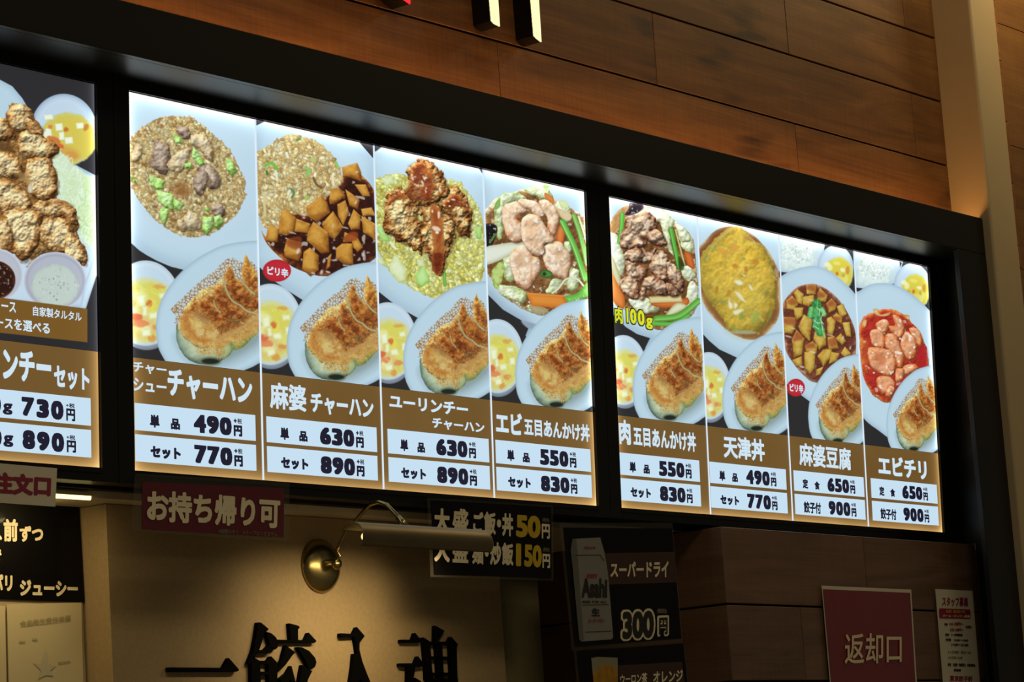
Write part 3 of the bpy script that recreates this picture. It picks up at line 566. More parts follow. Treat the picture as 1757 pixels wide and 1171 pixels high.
    for x, y in ((490, 655), (520, 700), (545, 660), (255, 740), (275, 775), (480, 810), (620, 700), (330, 940), (210, 900), (360, 840)): cv.shape(ell(x, y, 9, 4, 60), '#ffffff', soft=1.5, al=.85)
def dish5(cv):      # pork and vegetables over rice
    z = (1030, 320, 4.181); cv.frame(z); cv.img[:] = hexc('#2b292c')
    cv.shape([(-50, 0), (760, 0), (760, 1100), (690, 1200), (320, 1160), (355, 1090), (260, 1060), (180, 1010), (120, 950), (70, 900), (-50, 850)], ['#a2bad0', '#b7cfe3', '#bfd7ea', '#bcd4e8'], w=160, sm=False)
    f = [(30, 330), (90, 230), (170, 160), (240, 112), (330, 145), (430, 165), (530, 245), (620, 320), (668, 400), (690, 600), (692, 850), (620, 962), (520, 1010), (430, 1035), (330, 1000), (200, 905), (120, 850), (60, 740)]
    cv.shape(f, ['#d8b888', '#a87440', '#8c5a30', '#74461f'], w=60, n=.5, nf=.02, warp=8, spec=.5, sp=.72, em=.45, ef=.016, eb=.35)
    cv.shape([(60, 300), (110, 190), (200, 140), (190, 220), (120, 330), (70, 360)], ['#d09a60', '#b87a44', '#c89460'], n=.4, warp=8)
    cb = ['#a8ac78', '#ccd0a4', '#e0e2c4', '#e8e8d4']
    for p in ([(200, 225), (320, 160), (450, 175), (525, 250), (500, 300), (400, 250), (300, 225)], [(50, 340), (130, 355), (152, 450), (172, 560), (150, 645), (90, 600), (55, 450)], [(560, 320), (640, 350), (668, 430), (640, 482), (580, 432)], [(580, 580), (640, 575), (682, 640), (640, 682), (590, 652)],
              [(640, 688), (700, 720), (690, 830), (610, 870)], [(200, 810), (330, 800), (422, 880), (330, 912), (240, 882)], [(430, 250), (482, 270), (502, 400), (522, 500), (480, 452), (450, 352)], [(530, 250), (600, 300), (650, 380), (590, 400), (550, 330)]):
        cv.shape(p, cb, w=40, n=.4, nf=.025, light=.3, warp=8, em=.4, ef=.012, eb=.3)
    cv.shape([(70, 480), (140, 645), (130, 722), (92, 652)], ['#b0a878', '#d6d0a4'], w=20)
    cv.shape([(60, 600), (110, 675), (168, 790), (168, 872), (110, 852), (60, 745)], ['#c05c18', '#e2762c', '#ea8c40'], w=30, light=.3)
    cv.shape([(215, 118), (300, 128), (302, 165), (240, 202), (172, 207), (200, 160)], ['#5a4c54', '#3a2c34', '#241a22'], w=18, n=.6, spec=.5, sp=.68)
    cv.stroke([(155, 200), (150, 300), (135, 400)], 34, ['#3f8f28', '#5ab338', '#6cc44a'], hi='#9adc78')
    cv.stroke([(505, 310), (530, 430), (565, 590)], 32, ['#2f7f20', '#4aa82c', '#60bc3c'], hi='#8cd868'); cv.stroke([(537, 312), (570, 440), (602, 562)], 12, ['#a8984c', '#dccc80'])
    cv.shape([(600, 470), (652, 490), (672, 590), (620, 562)], ['#b04c14', '#dd6a2a'], w=20); cv.shape([(560, 500), (600, 560), (590, 600), (560, 590)], '#2a3a14', soft=3, al=.8)
    cv.shape([(360, 840), (590, 805), (625, 800), (622, 852), (450, 872)], ['#b84c1c', '#d8702c'], w=20)
    cv.shape([(345, 792), (575, 782), (590, 830), (352, 838)], ['#b89858', '#dcc486', '#e4d094'], w=18, sm=False)
    cv.shape([(465, 925), (540, 838), (613, 850), (600, 882), (500, 930)], ['#a89c68', '#d6cfa4', '#e4dfc0'], w=26)
    cv.stroke([(400, 950), (560, 930), (700, 825)], 46, ['#3f8f28', '#5aa834', '#74c04c'], hi='#a4dc80'); cv.stroke([(370, 985), (520, 985), (630, 930)], 30, ['#4a9a30', '#70c04c'])
    pk = ['#6a3c2a', '#966248', '#b28466', '#c49c7c', '#d0ae90']
    for p in ([(180, 220), (260, 205), (330, 185), (392, 230), (402, 300), (362, 332), (320, 432), (270, 442), (200, 452), (138, 430), (150, 330), (190, 290)], [(330, 340), (400, 308), (452, 350), (472, 420), (400, 422), (350, 392)], [(180, 470), (260, 438), (330, 470), (402, 440), (392, 512), (320, 552), (240, 542), (170, 512)],
              [(400, 460), (462, 468), (488, 560), (482, 682), (430, 684), (350, 602), (350, 560)], [(180, 540), (260, 560), (337, 590), (312, 662), (260, 682), (200, 642)], [(138, 690), (200, 640), (260, 680), (272, 780), (230, 806), (150, 752)], [(310, 670), (390, 643), (450, 690), (487, 730), (472, 782), (400, 772), (332, 740), (310, 812), (280, 802)],
              [(480, 540), (560, 600), (599, 700), (590, 768), (540, 742), (480, 652)], [(470, 700), (530, 720), (562, 782), (500, 787)], [(240, 740), (280, 760), (270, 805), (235, 800)]):
        P = np.array(p, float); cv.shape(P+[5, 8], '#40200f', soft=4, al=.65)
        cv.shape(P, pk, w=44, n=.35, nf=.02, light=.3, warp=14, wf=.035, spec=.5, sp=.72, em=.8, ef=.011, eb=.5)
        c = P.mean(0)
        for k in range(0, len(P), 2): cv.stroke([P[k]*.88+c*.12, P[k]*.5+c*.5+[8, -6], c], 7, ['#8a5a40', '#7c4c34'], soft=4, al=.5)
    for x, y, a, b in ((300, 370, 34, 20), (350, 468, 22, 10), (330, 605, 14, 22), (290, 690, 14, 28), (410, 265, 14, 18)): cv.shape(ell(x, y, a, b, 20), ['#7a4830', '#3c1c10'], soft=5, al=.8, warp=8)
    cv.stroke([(340, 240), (335, 310), (370, 380)], 10, '#e8cdb4', soft=3, al=.8); cv.stroke([(300, 445), (350, 520), (390, 500)], 10, '#e8cdb0', soft=3, al=.7)
def dish6(cv):      # omelette over rice in brown sauce
    z = (1030, 320, 4.181); cv.frame(z); cv.img[:] = hexc('#2b292c')
    cv.shape([(600, 0), (1400, 0), (1400, 590), (1302, 632), (1278, 606), (1278, 655), (1400, 680), (1400, 1300), (1000, 1240), (850, 1170), (780, 1110), (705, 1030), (640, 940)], ['#a8c0d6', '#b8d1e5', '#bfd7ea', '#bcd4e8'], w=160, sm=False)
    cv.shape([(670, 480), (740, 400), (820, 320), (930, 288), (1050, 320), (1150, 400), (1230, 505), (1280, 640), (1284, 900), (1240, 1005), (1150, 1087), (1060, 1103), (950, 1062), (850, 985), (760, 885), (700, 740), (670, 640)], ['#c8b08c', '#a06a40', '#8a5430', '#7c4826'], w=36, n=.3, nf=.01, spec=.3, sp=.76)
    om = [(700, 560), (740, 470), (830, 370), (930, 300), (1010, 300), (1090, 378), (1180, 448), (1232, 560), (1258, 700), (1244, 880), (1182, 992), (1100, 1062), (960, 1050), (900, 982), (830, 892), (740, 762), (696, 640)]
    cv.shape(om, ['#a0842c', '#c09a2c', '#d2a62e', '#dcb034', '#dcb23a'], w=120, n=.4, nf=.012, warp=12, o=4, em=.32, ef=.01, eb=.3)
    cv.shape([(720, 600), (820, 640), (1000, 760), (1240, 640), (1250, 800), (1180, 985), (1100, 1055), (960, 1045), (840, 890), (740, 760)], ['#c8a838', '#b8a43c', '#a89a3c'], soft=30, al=.5, n=.5, nf=.02, em=.3, ef=.014, eb=.3)
    rs = cv.rs
    for i in range(150):
        x = rs.uniform(720, 1240); y = rs.uniform(330, 1040); a = rs.uniform(-.9, .9)+math.pi/2
        if sdf(np.array([x]), np.array([y]), smooth(om))[0] < 12: continue
        L = rs.uniform(20, 60); c = rs.choice(['#e8c650', '#f0d468', '#d8a828', '#c09828', '#e0bc44', '#b09a38'])
        cv.stroke([(x, y), (x+L*math.cos(a), y+L*math.sin(a)*.8)], rs.uniform(8, 18), c, soft=4, al=.45)
    for x, y, a, b, c in ((970, 575, 24, 16, '#d07a20'), (1042, 592, 12, 20, '#cc7420'), (1110, 545, 30, 12, '#d07c24'), (880, 470, 50, 22, '#dc9c38'), (950, 440, 40, 30, '#d89838'), (1060, 375, 26, 10, '#b87038'), (800, 450, 36, 14, '#98a040'), (755, 520, 10, 30, '#7a8438'), (1030, 517, 14, 9, '#7a8c40'), (895, 432, 30, 7, '#a0a848'), (960, 400, 18, 14, '#b8a840'),
                          (830, 740, 10, 26, '#a86c1c'), (790, 720, 12, 20, '#a8782c'), (1110, 940, 22, 40, '#98ac48'), (1010, 930, 14, 30, '#88983c'), (960, 1020, 50, 10, '#88a040'), (870, 830, 20, 14, '#8c9440'), (1190, 770, 14, 20, '#907838'), (1215, 920, 8, 30, '#78883c'), (915, 770, 14, 26, '#b87c24')):
        cv.shape(ell(x, y, a, b, 15), [c, c], soft=4, al=.75, warp=10)
    cv.stroke([(1020, 330), (1080, 380), (1180, 450), (1240, 560)], 8, '#b8a060', soft=3, al=.6); cv.stroke([(760, 520), (830, 400), (930, 315)], 8, '#d8c080', soft=3, al=.5)
    for p in ([(955, 680), (1000, 672), (1020, 700), (990, 712)], [(1065, 700), (1095, 735), (1090, 752), (1068, 730)], [(960, 760), (1000, 770), (1040, 830), (1000, 810)], [(920, 815), (950, 860), (930, 880), (915, 850)], [(950, 895), (1020, 880), (1022, 895), (970, 925)], [(1010, 632), (1035, 640), (1030, 650)], [(960, 840), (985, 850), (960, 880)]):
        cv.shape(p, ['#e0d8b0', '#f6f4ee'], soft=2.5, al=.85, warp=5)
    cv.shape([(940, 1040), (1060, 1035), (1120, 1050), (1060, 1062), (960, 1058)], ['#a8a484', '#c8c4ac'], soft=3, al=.8)
def ricebowl(cv, ox, oy):
    cv.shape([(ox-60, oy-60), (ox+440, oy-60), (ox+440, oy+70), (ox+380, oy+300), (ox+150, oy+340), (ox-60, oy+320)], ['#b4c8d8', '#c0d2de', '#c4d6e0'], w=60, sm=False)
    cv.shape([(ox+95, oy+40), (ox+90, oy+150), (ox+60, oy+260), (ox+130, oy+330), (ox+300, oy+320), (ox+360, oy+100), (ox+300, oy), (ox+150, oy)], ['#c2d4da', '#d4e2e2', '#dce8e6'], w=60, n=.5, nf=.04, warp=16, soft=4)
    cv.grains([(ox+110, oy+60), (ox+120, oy+250), (ox+290, oy+250), (ox+330, oy+80), (ox+200, oy+20)], 260, ['#dce8e8', '#e6efee', '#d0dedc', '#e0e6d8'], 26, 13, 4, dark=.9)
def topsoup(cv, cx, cy, k=.4):
    cv.shape(ell(cx, cy, 134, 163), ['#a3b8d0', '#b8cce2', '#c2d4e8'], w=34)
    cv.shape(ell(cx+22, cy+52, 106, 136), ['#c8cc9c', '#d8cc50', '#dcca3c', '#dcc63c'], w=26, n=.4, nf=.03, soft=3, warp=8)
    for x, y, a, b, c in ((-60, -20, 24, 16, '#f0ecc0'), (-40, 5, 20, 24, '#eee8a8'), (55, 20, 18, 14, '#f2eec4'), (10, -30, 30, 14, '#e8dc60'), (70, 90, 24, 40, '#e8dc70'), (30, 90, 26, 26, '#e4d858')): cv.shape(ell(cx+x, cy+y, a, b, 10), [c, c], soft=3, al=.9, warp=6)
    for x, y, a, b, c in ((10, 48, 11, 16, '#d86a28'), (90, 20, 14, 30, '#d08830'), (-30, 50, 16, 10, '#dc8c3c'), (60, 60, 10, 14, '#c8a030')): cv.shape(ell(cx+x, cy+y, a, b), [c, c], soft=2, al=.85, warp=5)
E7 = (1320, 390, 4.337)
def dish7(cv):      # tofu in chili sauce set meal
    cv.frame(E7); cv.img[:] = hexc('#2b292c'); ricebowl(cv, 0, 0)
    cv.shape([(412, 128), (430, 140), (400, 190)], '#2b2a33', sm=False); topsoup(cv, 490, 300)
    cv.shape([(60, 318), (92, 355), (60, 385)], '#23283a', sm=False)
    cv.shape([(-20, 440), (76, 372), (150, 330), (250, 298), (350, 292), (450, 328), (550, 408), (630, 490), (720, 620), (760, 1000), (700, 1500), (450, 1400), (140, 1180), (60, 1100), (-20, 1000)], ['#a4bcd4', '#b8d0e4', '#bdd5e9', '#bed6ea'], w=80)
    s = [(88, 620), (130, 520), (200, 450), (280, 425), (360, 430), (450, 480), (530, 560), (602, 680), (640, 800), (640, 960), (620, 1080), (430, 1160), (330, 1155), (270, 1120), (180, 1020), (108, 880)]
    cv.shape(s, ['#b48468', '#8a4c34', '#74382a', '#6a3022'], w=34, n=.4, nf=.015, spec=.4, sp=.72, em=.35, ef=.015, eb=.35)
    T = ['#8c5a18', '#b8882c', '#cca03c', '#d6b050']
    cubes(cv, [[(272, 430), (345, 425), (347, 505), (275, 500)], [(180, 490), (205, 460), (255, 500), (240, 580), (200, 560)], [(122, 545), (170, 512), (217, 570), (190, 620), (125, 610)], [(245, 520), (330, 505), (335, 560), (290, 595), (245, 575)], [(355, 500), (375, 450), (432, 510), (420, 560), (370, 560)], [(180, 600), (250, 600), (250, 660), (200, 700), (185, 660)],
               [(420, 570), (460, 530), (500, 570), (490, 620), (440, 640)], [(500, 590), (545, 570), (577, 650), (540, 672), (520, 660)], [(470, 660), (500, 640), (540, 670), (540, 730), (500, 700)], [(100, 670), (190, 672), (192, 750), (170, 800), (110, 790)], [(212, 740), (255, 650), (318, 690), (300, 852), (240, 800)], [(425, 680), (460, 665), (495, 700), (470, 812), (430, 790)],
               [(540, 712), (595, 705), (610, 820), (570, 815)], [(165, 840), (200, 765), (262, 830), (240, 950), (180, 980)], [(490, 830), (530, 790), (570, 850), (540, 880)], [(325, 830), (345, 760), (420, 820), (420, 880), (370, 915)], [(430, 820), (480, 810), (520, 910), (440, 910)], [(265, 880), (320, 850), (357, 880), (350, 950), (270, 930)],
               [(258, 930), (340, 925), (337, 1050), (300, 1100), (258, 1060)], [(355, 960), (400, 910), (460, 910), (470, 960), (400, 1040)], [(530, 940), (560, 890), (615, 950), (560, 975)], [(170, 990), (240, 960), (245, 1030), (200, 1040)], [(460, 930), (520, 940), (500, 1000), (440, 1020)], [(350, 1060), (400, 1040), (380, 1100), (340, 1110)]], T, '#a87020')
    for p in ([(280, 435), (340, 430), (335, 480), (285, 470)], [(130, 555), (170, 525), (205, 570), (160, 585)], [(105, 675), (188, 677), (188, 730), (110, 722)], [(170, 845), (200, 775), (250, 830), (200, 850)], [(425, 575), (460, 540), (495, 575), (460, 600)], [(360, 480), (420, 500), (400, 530), (360, 520)], [(435, 840), (490, 820), (500, 880), (450, 890)], [(475, 665), (530, 670), (520, 700), (480, 690)], [(270, 870), (330, 860), (340, 900), (275, 905)]):
        cv.shape(p, ['#b4602c', '#a04424'], soft=4, al=.8, n=.3)
    for p, w, c in (([(350, 570), (345, 640), (360, 720), (380, 780)], 70, ['#2c7838', '#3f9a4a', '#56b060']), ([(310, 610), (300, 660)], 40, ['#4aa050', '#7cc878']), ([(390, 610), (405, 650)], 34, ['#4aa84c', '#90d488']), ([(360, 530), (355, 600)], 10, ['#58a848', '#88c868']), ([(400, 780), (410, 820)], 16, ['#88a848', '#a8c060']), ([(345, 680), (330, 740)], 26, ['#3a8c50', '#68b878'])): cv.stroke(p, w, c, n=1.2, soft=2)
    for p in ([(330, 690), (352, 712), (380, 712)], [(350, 600), (372, 620), (368, 660)], [(395, 650), (380, 690), (400, 720)], [(340, 740), (365, 760)], [(385, 700), (395, 770)]): cv.stroke(p, 6, '#c8ecd0', al=.8)
    for x, y, a, b in ((140, 815, 26, 6), (320, 930, 26, 5), (450, 805, 24, 5), (545, 825, 6, 14), (240, 1040, 20, 8), (520, 750, 8, 5), (310, 545, 20, 4), (175, 755, 20, 4), (600, 900, 6, 14)): cv.shape(ell(x, y, a, b, 15), '#ecdcd4', soft=2, al=.7)
    badge(cv, (1320*0+((1365.0-1320)*4.337), (665.6-390)*4.337), 67, 66)
def dish8(cv):      # shrimp in chili sauce set meal
    cv.frame(E7); cv.img[:] = hexc('#2b292c'); ricebowl(cv, 570, 118)
    cv.shape([(966, 250), (985, 268), (970, 300)], '#2b2a33', sm=False); topsoup(cv, 1060, 432)
    cv.shape([(1110, 275), (1180, 330), (1180, 290)], '#2b2a33', sm=False)
    cv.shape([(640, 450), (662, 475), (640, 500)], '#23283a', sm=False)
    cv.shape([(560, 540), (664, 478), (740, 430), (830, 416), (930, 430), (1030, 480), (1120, 550), (1230, 680), (1320, 900), (1320, 1400), (1000, 1600), (790, 1500), (680, 1400), (640, 1300), (600, 1200)], ['#a4bcd4', '#b8d0e4', '#bdd5e9', '#bed6ea'], w=80)
    s = [(668, 760), (690, 680), (760, 636), (880, 606), (980, 640), (1050, 700), (1122, 790), (1172, 920), (1178, 1060), (1080, 1200), (1000, 1250), (900, 1310), (800, 1280), (720, 1170), (678, 1000)]
    cv.shape(s, ['#d87838', '#c84a22', '#b82f1c', '#b82820'], w=44, n=.5, nf=.015, warp=8, spec=.5, sp=.72, em=.4, ef=.014, eb=.3)
    cv.shape([(1100, 880), (1165, 900), (1172, 1040), (1120, 1050)], ['#b81c24', '#c02028'], soft=6, al=.8); cv.shape([(680, 860), (740, 860), (740, 1000), (700, 1020)], '#cc5a24', soft=10, al=.6, n=.4)
    for p in ([(770, 615), (800, 610), (830, 650), (900, 630), (880, 660), (800, 660)], [(690, 700), (720, 690), (715, 740), (690, 745)], [(1000, 655), (1040, 660), (1030, 690)], [(690, 840), (720, 850), (700, 870)]): cv.shape(p, ['#c88040', '#e0a860', '#e8bc80'], w=16, n=.4)
    C = ['#b04c24', '#d06a36', '#e08650', '#e8a078', '#e29668']
    for p in ([(790, 720), (850, 688), (892, 720), (872, 792), (820, 795)], [(915, 658), (970, 668), (1007, 740), (992, 812), (940, 824), (883, 740), (930, 730)], [(750, 778), (820, 765), (862, 830), (852, 902), (770, 882)], [(1040, 758), (1100, 758), (1138, 830), (1122, 892), (1080, 852)], [(1000, 790), (1050, 788), (1097, 880), (1082, 962), (1040, 992), (1000, 952), (975, 880)],
              [(868, 800), (930, 798), (972, 880), (1002, 960), (992, 1042), (950, 1042), (900, 940), (860, 870)], [(740, 900), (800, 898), (900, 920), (942, 1000), (922, 1092), (860, 1112), (770, 1052), (733, 980)], [(1000, 1040), (1070, 1018), (1112, 1050), (1060, 1090), (1000, 1102)], [(815, 1110), (900, 1118), (932, 1180), (850, 1252), (796, 1180)], [(940, 1060), (1000, 1060), (990, 1130), (940, 1150)], [(880, 1180), (930, 1200), (900, 1270), (860, 1250)]):
        shrimp(cv, p, C, w=34)
    cv.shape([(790, 940), (860, 960), (850, 1020), (800, 1000)], ['#c8542c', '#d87040'], soft=8, al=.6)
    for x, y in ((970, 830), (985, 840), (1045, 935), (905, 860), (775, 1085), (960, 1000), (880, 940), (850, 700)): cv.shape(ell(x, y, 8, 6), '#fff0e4', soft=1.5, al=.9)
Z0 = (0, 80, 2.929); Z0B = (0, 440, 2.929)
def dish0(cv):      # fried chicken plate, leftmost display
    cv.frame(Z0); cv.img[:] = hexc('#2e2c30')
    cv.shape([(-900, 200), (-60, 168), (0, 168), (60, 200), (110, 260), (145, 320), (180, 500), (-300, 900), (-900, 900)], PLATE, w=60, sm=False)
    cv.shape([(200, 500), (500, 660), (560, 1000), (480, 1160), (425, 1320), (0, 1300), (-900, 1300), (-900, 900)], ['#9fb6d2', '#bdd2e8', '#c4d9ee'], w=50, sm=False)
    cv.shape(ell(318, 420, 166, 182), ['#9aaccb', '#b9cbe3', '#c6d8ee', '#c4d6ec'], w=50)
    cv.shape(ell(342, 462, 140, 132, 20), ['#c8cc9a', '#d4c860', '#d8c44a', '#dcc448'], w=30, n=.4, nf=.03, soft=3, warp=8)
    cv.shape([(300, 500), (380, 520), (400, 560), (350, 575), (290, 545)], '#dc9a44', soft=8, al=.7, n=.4)
    for x, y, a, b, r in ((235, 435, 24, 26, 10), (295, 405, 20, 20, 0), (308, 450, 14, 22, 0), (344, 472, 22, 18, 5), (242, 355, 24, 14, 0), (400, 398, 20, 16, 0)):
        cv.shape([(x-a, y-b*.8), (x+a*.8, y-b), (x+a, y+b*.8), (x-a*.8, y+b)], ['#e2e6c4', '#f2f4e0'], sm=False, w=8, soft=1.5)
    for x, y, a, b, c in ((328, 418, 12, 14, '#cc6424'), (430, 408, 12, 18, '#c8762c'), (270, 470, 36, 14, '#dc6a34'), (300, 500, 20, 12, '#e05c30'), (360, 545, 30, 16, '#dc9440'), (250, 405, 12, 12, '#d87c48')): cv.shape(ell(x, y, a, b, 20), [c, c], soft=2, al=.85, warp=6)
    sal = [(290, 530), (320, 545), (370, 595), (430, 640), (500, 700), (500, 985), (430, 1005), (380, 900), (280, 740), (258, 620)]
    cv.shape(sal, ['#cfe2c4', '#d4e6c0', '#cfe2ae'], w=50, n=.5, nf=.03, warp=8, soft=3)
    for i in range(210):
        x = cv.rs.uniform(270, 490); y = cv.rs.uniform(560, 990)
        if sdf(np.array([x]), np.array([y]), smooth(sal))[0] < 4: continue
        a = cv.rs.uniform(0, 6.3); L = cv.rs.uniform(18, 44); c = cv.rs.choice(['#e4f2dc', '#eef6e8', '#c4dc9c', '#b4d488', '#d8ecc0'] if y > 760 else ['#e0eedc', '#ecf4e8', '#d4e6c4'])
        cv.stroke([(x, y), (x+L*math.cos(a), y+L*math.sin(a)), (x+L*math.cos(a+1.1), y+L*math.sin(a+1.1)*1.6)], 5, c, soft=1.2, al=.7)
    bulk = [(-900, 380), (0, 370), (40, 300), (100, 285), (150, 330), (200, 395), (212, 450), (290, 512), (262, 570), (287, 680), (290, 770), (350, 790), (392, 880), (392, 950), (437, 1030), (420, 1105), (330, 1060), (220, 1040), (130, 1110), (60, 1040), (-900, 1000)]
    cv.shape(bulk, ['#8a5a2c', '#a87a44', '#b88a50', '#8a5a28'], w=50, warp=10, wf=.05, n=.4, crust=.3, em=.6)
    cc = ('#7c4a1e', '#a06a34', '#bd8a50', '#d2a870', '#dfbe8c')
    for p in ([(30, 340), (60, 295), (120, 290), (160, 350), (150, 410), (90, 435), (40, 400)], [(-60, 380), (20, 360), (80, 440), (60, 470), (-60, 470)], [(90, 440), (180, 430), (290, 510), (250, 560), (180, 570), (100, 540)], [(130, 360), (205, 400), (205, 440), (140, 430)], [(-200, 500), (50, 530), (110, 600), (110, 650), (-60, 680), (-200, 640)],
              [(140, 580), (240, 560), (287, 670), (270, 760), (190, 770), (130, 700)], [(-200, 680), (40, 670), (150, 760), (140, 830), (40, 830), (-200, 800)], [(170, 790), (290, 770), (360, 800), (390, 900), (300, 860), (200, 850)], [(10, 850), (90, 820), (200, 830), (210, 920), (170, 1040), (110, 1080), (50, 1000)], [(-300, 830), (10, 850), (60, 1000), (-20, 1060), (-300, 1000)],
              [(220, 870), (340, 870), (370, 960), (330, 1040), (240, 1020), (200, 960)], [(350, 940), (430, 1030), (420, 1100), (340, 1070), (320, 1010)], [(-500, 450), (-220, 500), (-260, 700), (-560, 640)], [(-560, 700), (-280, 720), (-300, 960), (-600, 900)]):
        crusty(cv, p, cc, w=40, cf=.05, warp=12, ef=.022, em=.75, eb=.5)
    cv.shape([(100, 630), (150, 660), (140, 690), (90, 660)], '#a8824c', soft=5, al=.7); cv.shape([(-40, 480), (40, 490), (60, 530), (-40, 520)], '#5a3c1c', soft=5, al=.7); cv.shape(ell(150, 715, 12, 22), ['#d0c0a0', '#e0d4bc'], soft=2)
    cv.frame(Z0B)
    cv.shape(ell(275, 125, 158, 146), ['#d4d4e2', '#b4b4c6', '#a8a8bc', '#b6b6c8'], w=26); cv.shape(ell(275, 150, 122, 112), ['#b0b8bc', '#c0cac6', '#c4cec8'], w=24, n=.2)
    for i in range(60):
        x = cv.rs.gauss(275, 55); y = cv.rs.gauss(145, 45); cv.shape(ell(x, y, cv.rs.uniform(2, 5), cv.rs.uniform(2, 5)), cv.rs.choice(['#8a9a94', '#a8b4ae', '#5c7068', '#dce4e0']), soft=1, al=.7)
    cv.shape(ell(-15, 95, 128, 132), ['#d4d4e2', '#b8b8ca', '#bcbccd'], w=26); cv.shape(ell(-30, 120, 106, 98), ['#5a2a18', '#3c1a10', '#2e130c'], w=20, n=.5, nf=.06, spec=.4, sp=.68)
    cv.shape([(437, 262), (480, 100), (520, 100), (520, 700), (437, 700)], '#2a282c', sm=False); cv.shape([(-900, 385), (0, 385), (437, 433), (520, 440), (520, 490), (0, 430), (-900, 420)], '#2a282c', sm=False)
    cv.shape([(430, 262), (485, 90), (487, 60), (470, 0), (420, 150), (400, 262)], ['#aebfd6', '#c6d8ec'], sm=False, w=14)
    cv.shape([(-900, 150), (0, 208), (437, 264), (437, 433), (0, 385), (-900, 320)], '#80561f', sm=False)

def print_mesh(cv, name, parent, label=None, glow=(0, 0, 0, 0), gw=.008, lift=0.0008):
    """glow: extra light of the backlight at the left, right, top, bottom rim of the panel"""
    I = cv.img.copy(); u0, u1, v0, v1 = cv.b
    g = glow[0]*np.exp(-(cv.U-u0)/gw)+glow[1]*np.exp(-(u1-cv.U)/gw)+glow[2]*np.exp(-(v1-cv.V)/gw)+glow[3]*np.exp(-(cv.V-v0)/gw)
    g = g+glow[2]*.28*np.exp(-(v1-cv.V)/.03)+.22*(glow[0]*np.exp(-(cv.U-u0)/.02)+glow[1]*np.exp(-(u1-cv.U)/.02))
    lum = (I@np.array([.3, .55, .15]))[..., None]; I = (I*.89+lum*.11)*np.array([.965, .995, .985])
    I = I*(1+.55*g[..., None])+.10*g[..., None]*np.array([1, 1.05, 1.1])
    C = lin(np.clip(I, 0, 1)); n = cv.nu*cv.nv; off = root_loc(parent)
    co = np.empty((n, 3)); co[:, 0] = cv.U.ravel(); y = 3.0+VT[1]*cv.V.ravel(); z = VT[2]*cv.V.ravel()+EYE
    co[:, 1] = y-NT[1]*lift; co[:, 2] = z-NT[2]*lift; co -= np.array(off)
    a = (np.arange(cv.nv-1)[:, None]*cv.nu+np.arange(cv.nu-1)).ravel()
    q = np.stack([a, a+cv.nu, a+cv.nu+1, a+1], 1).astype(np.int32)
    me = bpy.data.meshes.new(name); me.vertices.add(n); me.vertices.foreach_set('co', co.ravel().astype(np.float32))
    me.loops.add(q.size); me.loops.foreach_set('vertex_index', q.ravel()); me.polygons.add(len(q))
    me.polygons.foreach_set('loop_start', np.arange(0, q.size, 4, dtype=np.int32)); me.polygons.foreach_set('loop_total', np.full(len(q), 4, dtype=np.int32))
    at_ = me.color_attributes.new('Print', 'FLOAT_COLOR', 'POINT'); rgba = np.ones((n, 4), np.float32); rgba[:, :3] = C.reshape(-1, 3); at_.data.foreach_set('color', rgba.ravel())
    me.materials.append(M_SCREEN); me.update(calc_edges=True)
    o = bpy.data.objects.new(name, me); COL.objects.link(o); o.parent = parent
    if label: o['label'] = label
    return o

# ------------------------------------------------------------------ the setting
def ZR(z): return z+EYE
YF, YW, XP, XB = 2.853, 2.926, 5.316, 4.35     # fascia plane, upper timber wall, pillar side, timber block side
m = MB(); m.box((0.8, 0.2, -0.1), (7.0, 4.2, 0.0)); m.obj('floor', plain('floor_tile', '#c4baa6', .4), kind='structure')
PLK = {}
def plank(parent, mat, org, ax, length, h, t=.008, gap=.0042, vg=.0018):
    """one board: org = lower left front corner, ax 0: grain along x facing -y, ax 1: grain along y facing -x"""
    key = (round(length, 4), round(h, 4), t, mat.name)
    if key not in PLK:
        b = MB(); b.bbox((vg/2, 0, gap/2), (length-vg/2, t, h-gap/2), .0008)
        me = bpy.data.meshes.new('plank'); me.from_pydata(b.v, [], b.f); me.materials.append(mat); me.update(); PLK[key] = me
    o = bpy.data.objects.new('plank', PLK[key]); COL.objects.link(o); o.parent = parent
    o.location = Vector(org)-root_loc(parent)
    if ax == 1: o.rotation_euler = (0, 0, -math.pi/2)
    return o
wu = sempty('wall_upper', (3.7, YW, ZR(1.158)))
m = MB(); m.box((2.1, YW+.0085, ZR(1.158)), (XP+.3, YW+.03, ZR(2.36))); m.obj('backing', M_BACK, wu)
PH, PLN = .1436, .9535
rows = [(1.2095-.0505, .0505, 2.801)]+[(1.2095+i*PH, PH, 2.801 if i % 2 == 0 else 3.2815) for i in range(8)]
for z0, h, j in rows:
    x = j-PLN
    while x < XP+.29:
        a, b = max(x, 2.1), min(x+PLN, XP+.3)
        if b-a > .02: plank(wu, M_UPPER, (a, YW, ZR(z0)), 0, b-a, h)
        x += PLN
# lower timber block under the right-hand display
wl = sempty('wall_lower', (XB, 2.94, 0))
m = MB(); m.box((XB+.0085, 2.9485, 0), (XP-.013, 3.44, ZR(.5255))); m.obj('backing', M_BACK, wl)
zz = [0, .08-.0, .2235, .367, .5105, .654, .7975, .941, 1.0845, 1.228, 1.3715, 1.515, 1.6585, 1.802, 1.93, 2.0765]
edges = [ZR(.5265)]; z = .38
while ZR(z) > 0: edges.append(ZR(z)); z -= .1435
edges.append(0.0)
for i in range(len(edges)-1):
    z1, z0 = edges[i], edges[i+1]
    js = [XB, 4.851, XP-.0125] if i % 2 == 0 else [XB, 4.599, XP-.0125]
    for a, b in zip(js[:-1], js[1:]): plank(wl, M_LOWER, (a, 2.94, z0), 0, b-a, z1-z0)
    plank(wl, M_LOWER, (XB, 3.42, z0), 1, .48, z1-z0)
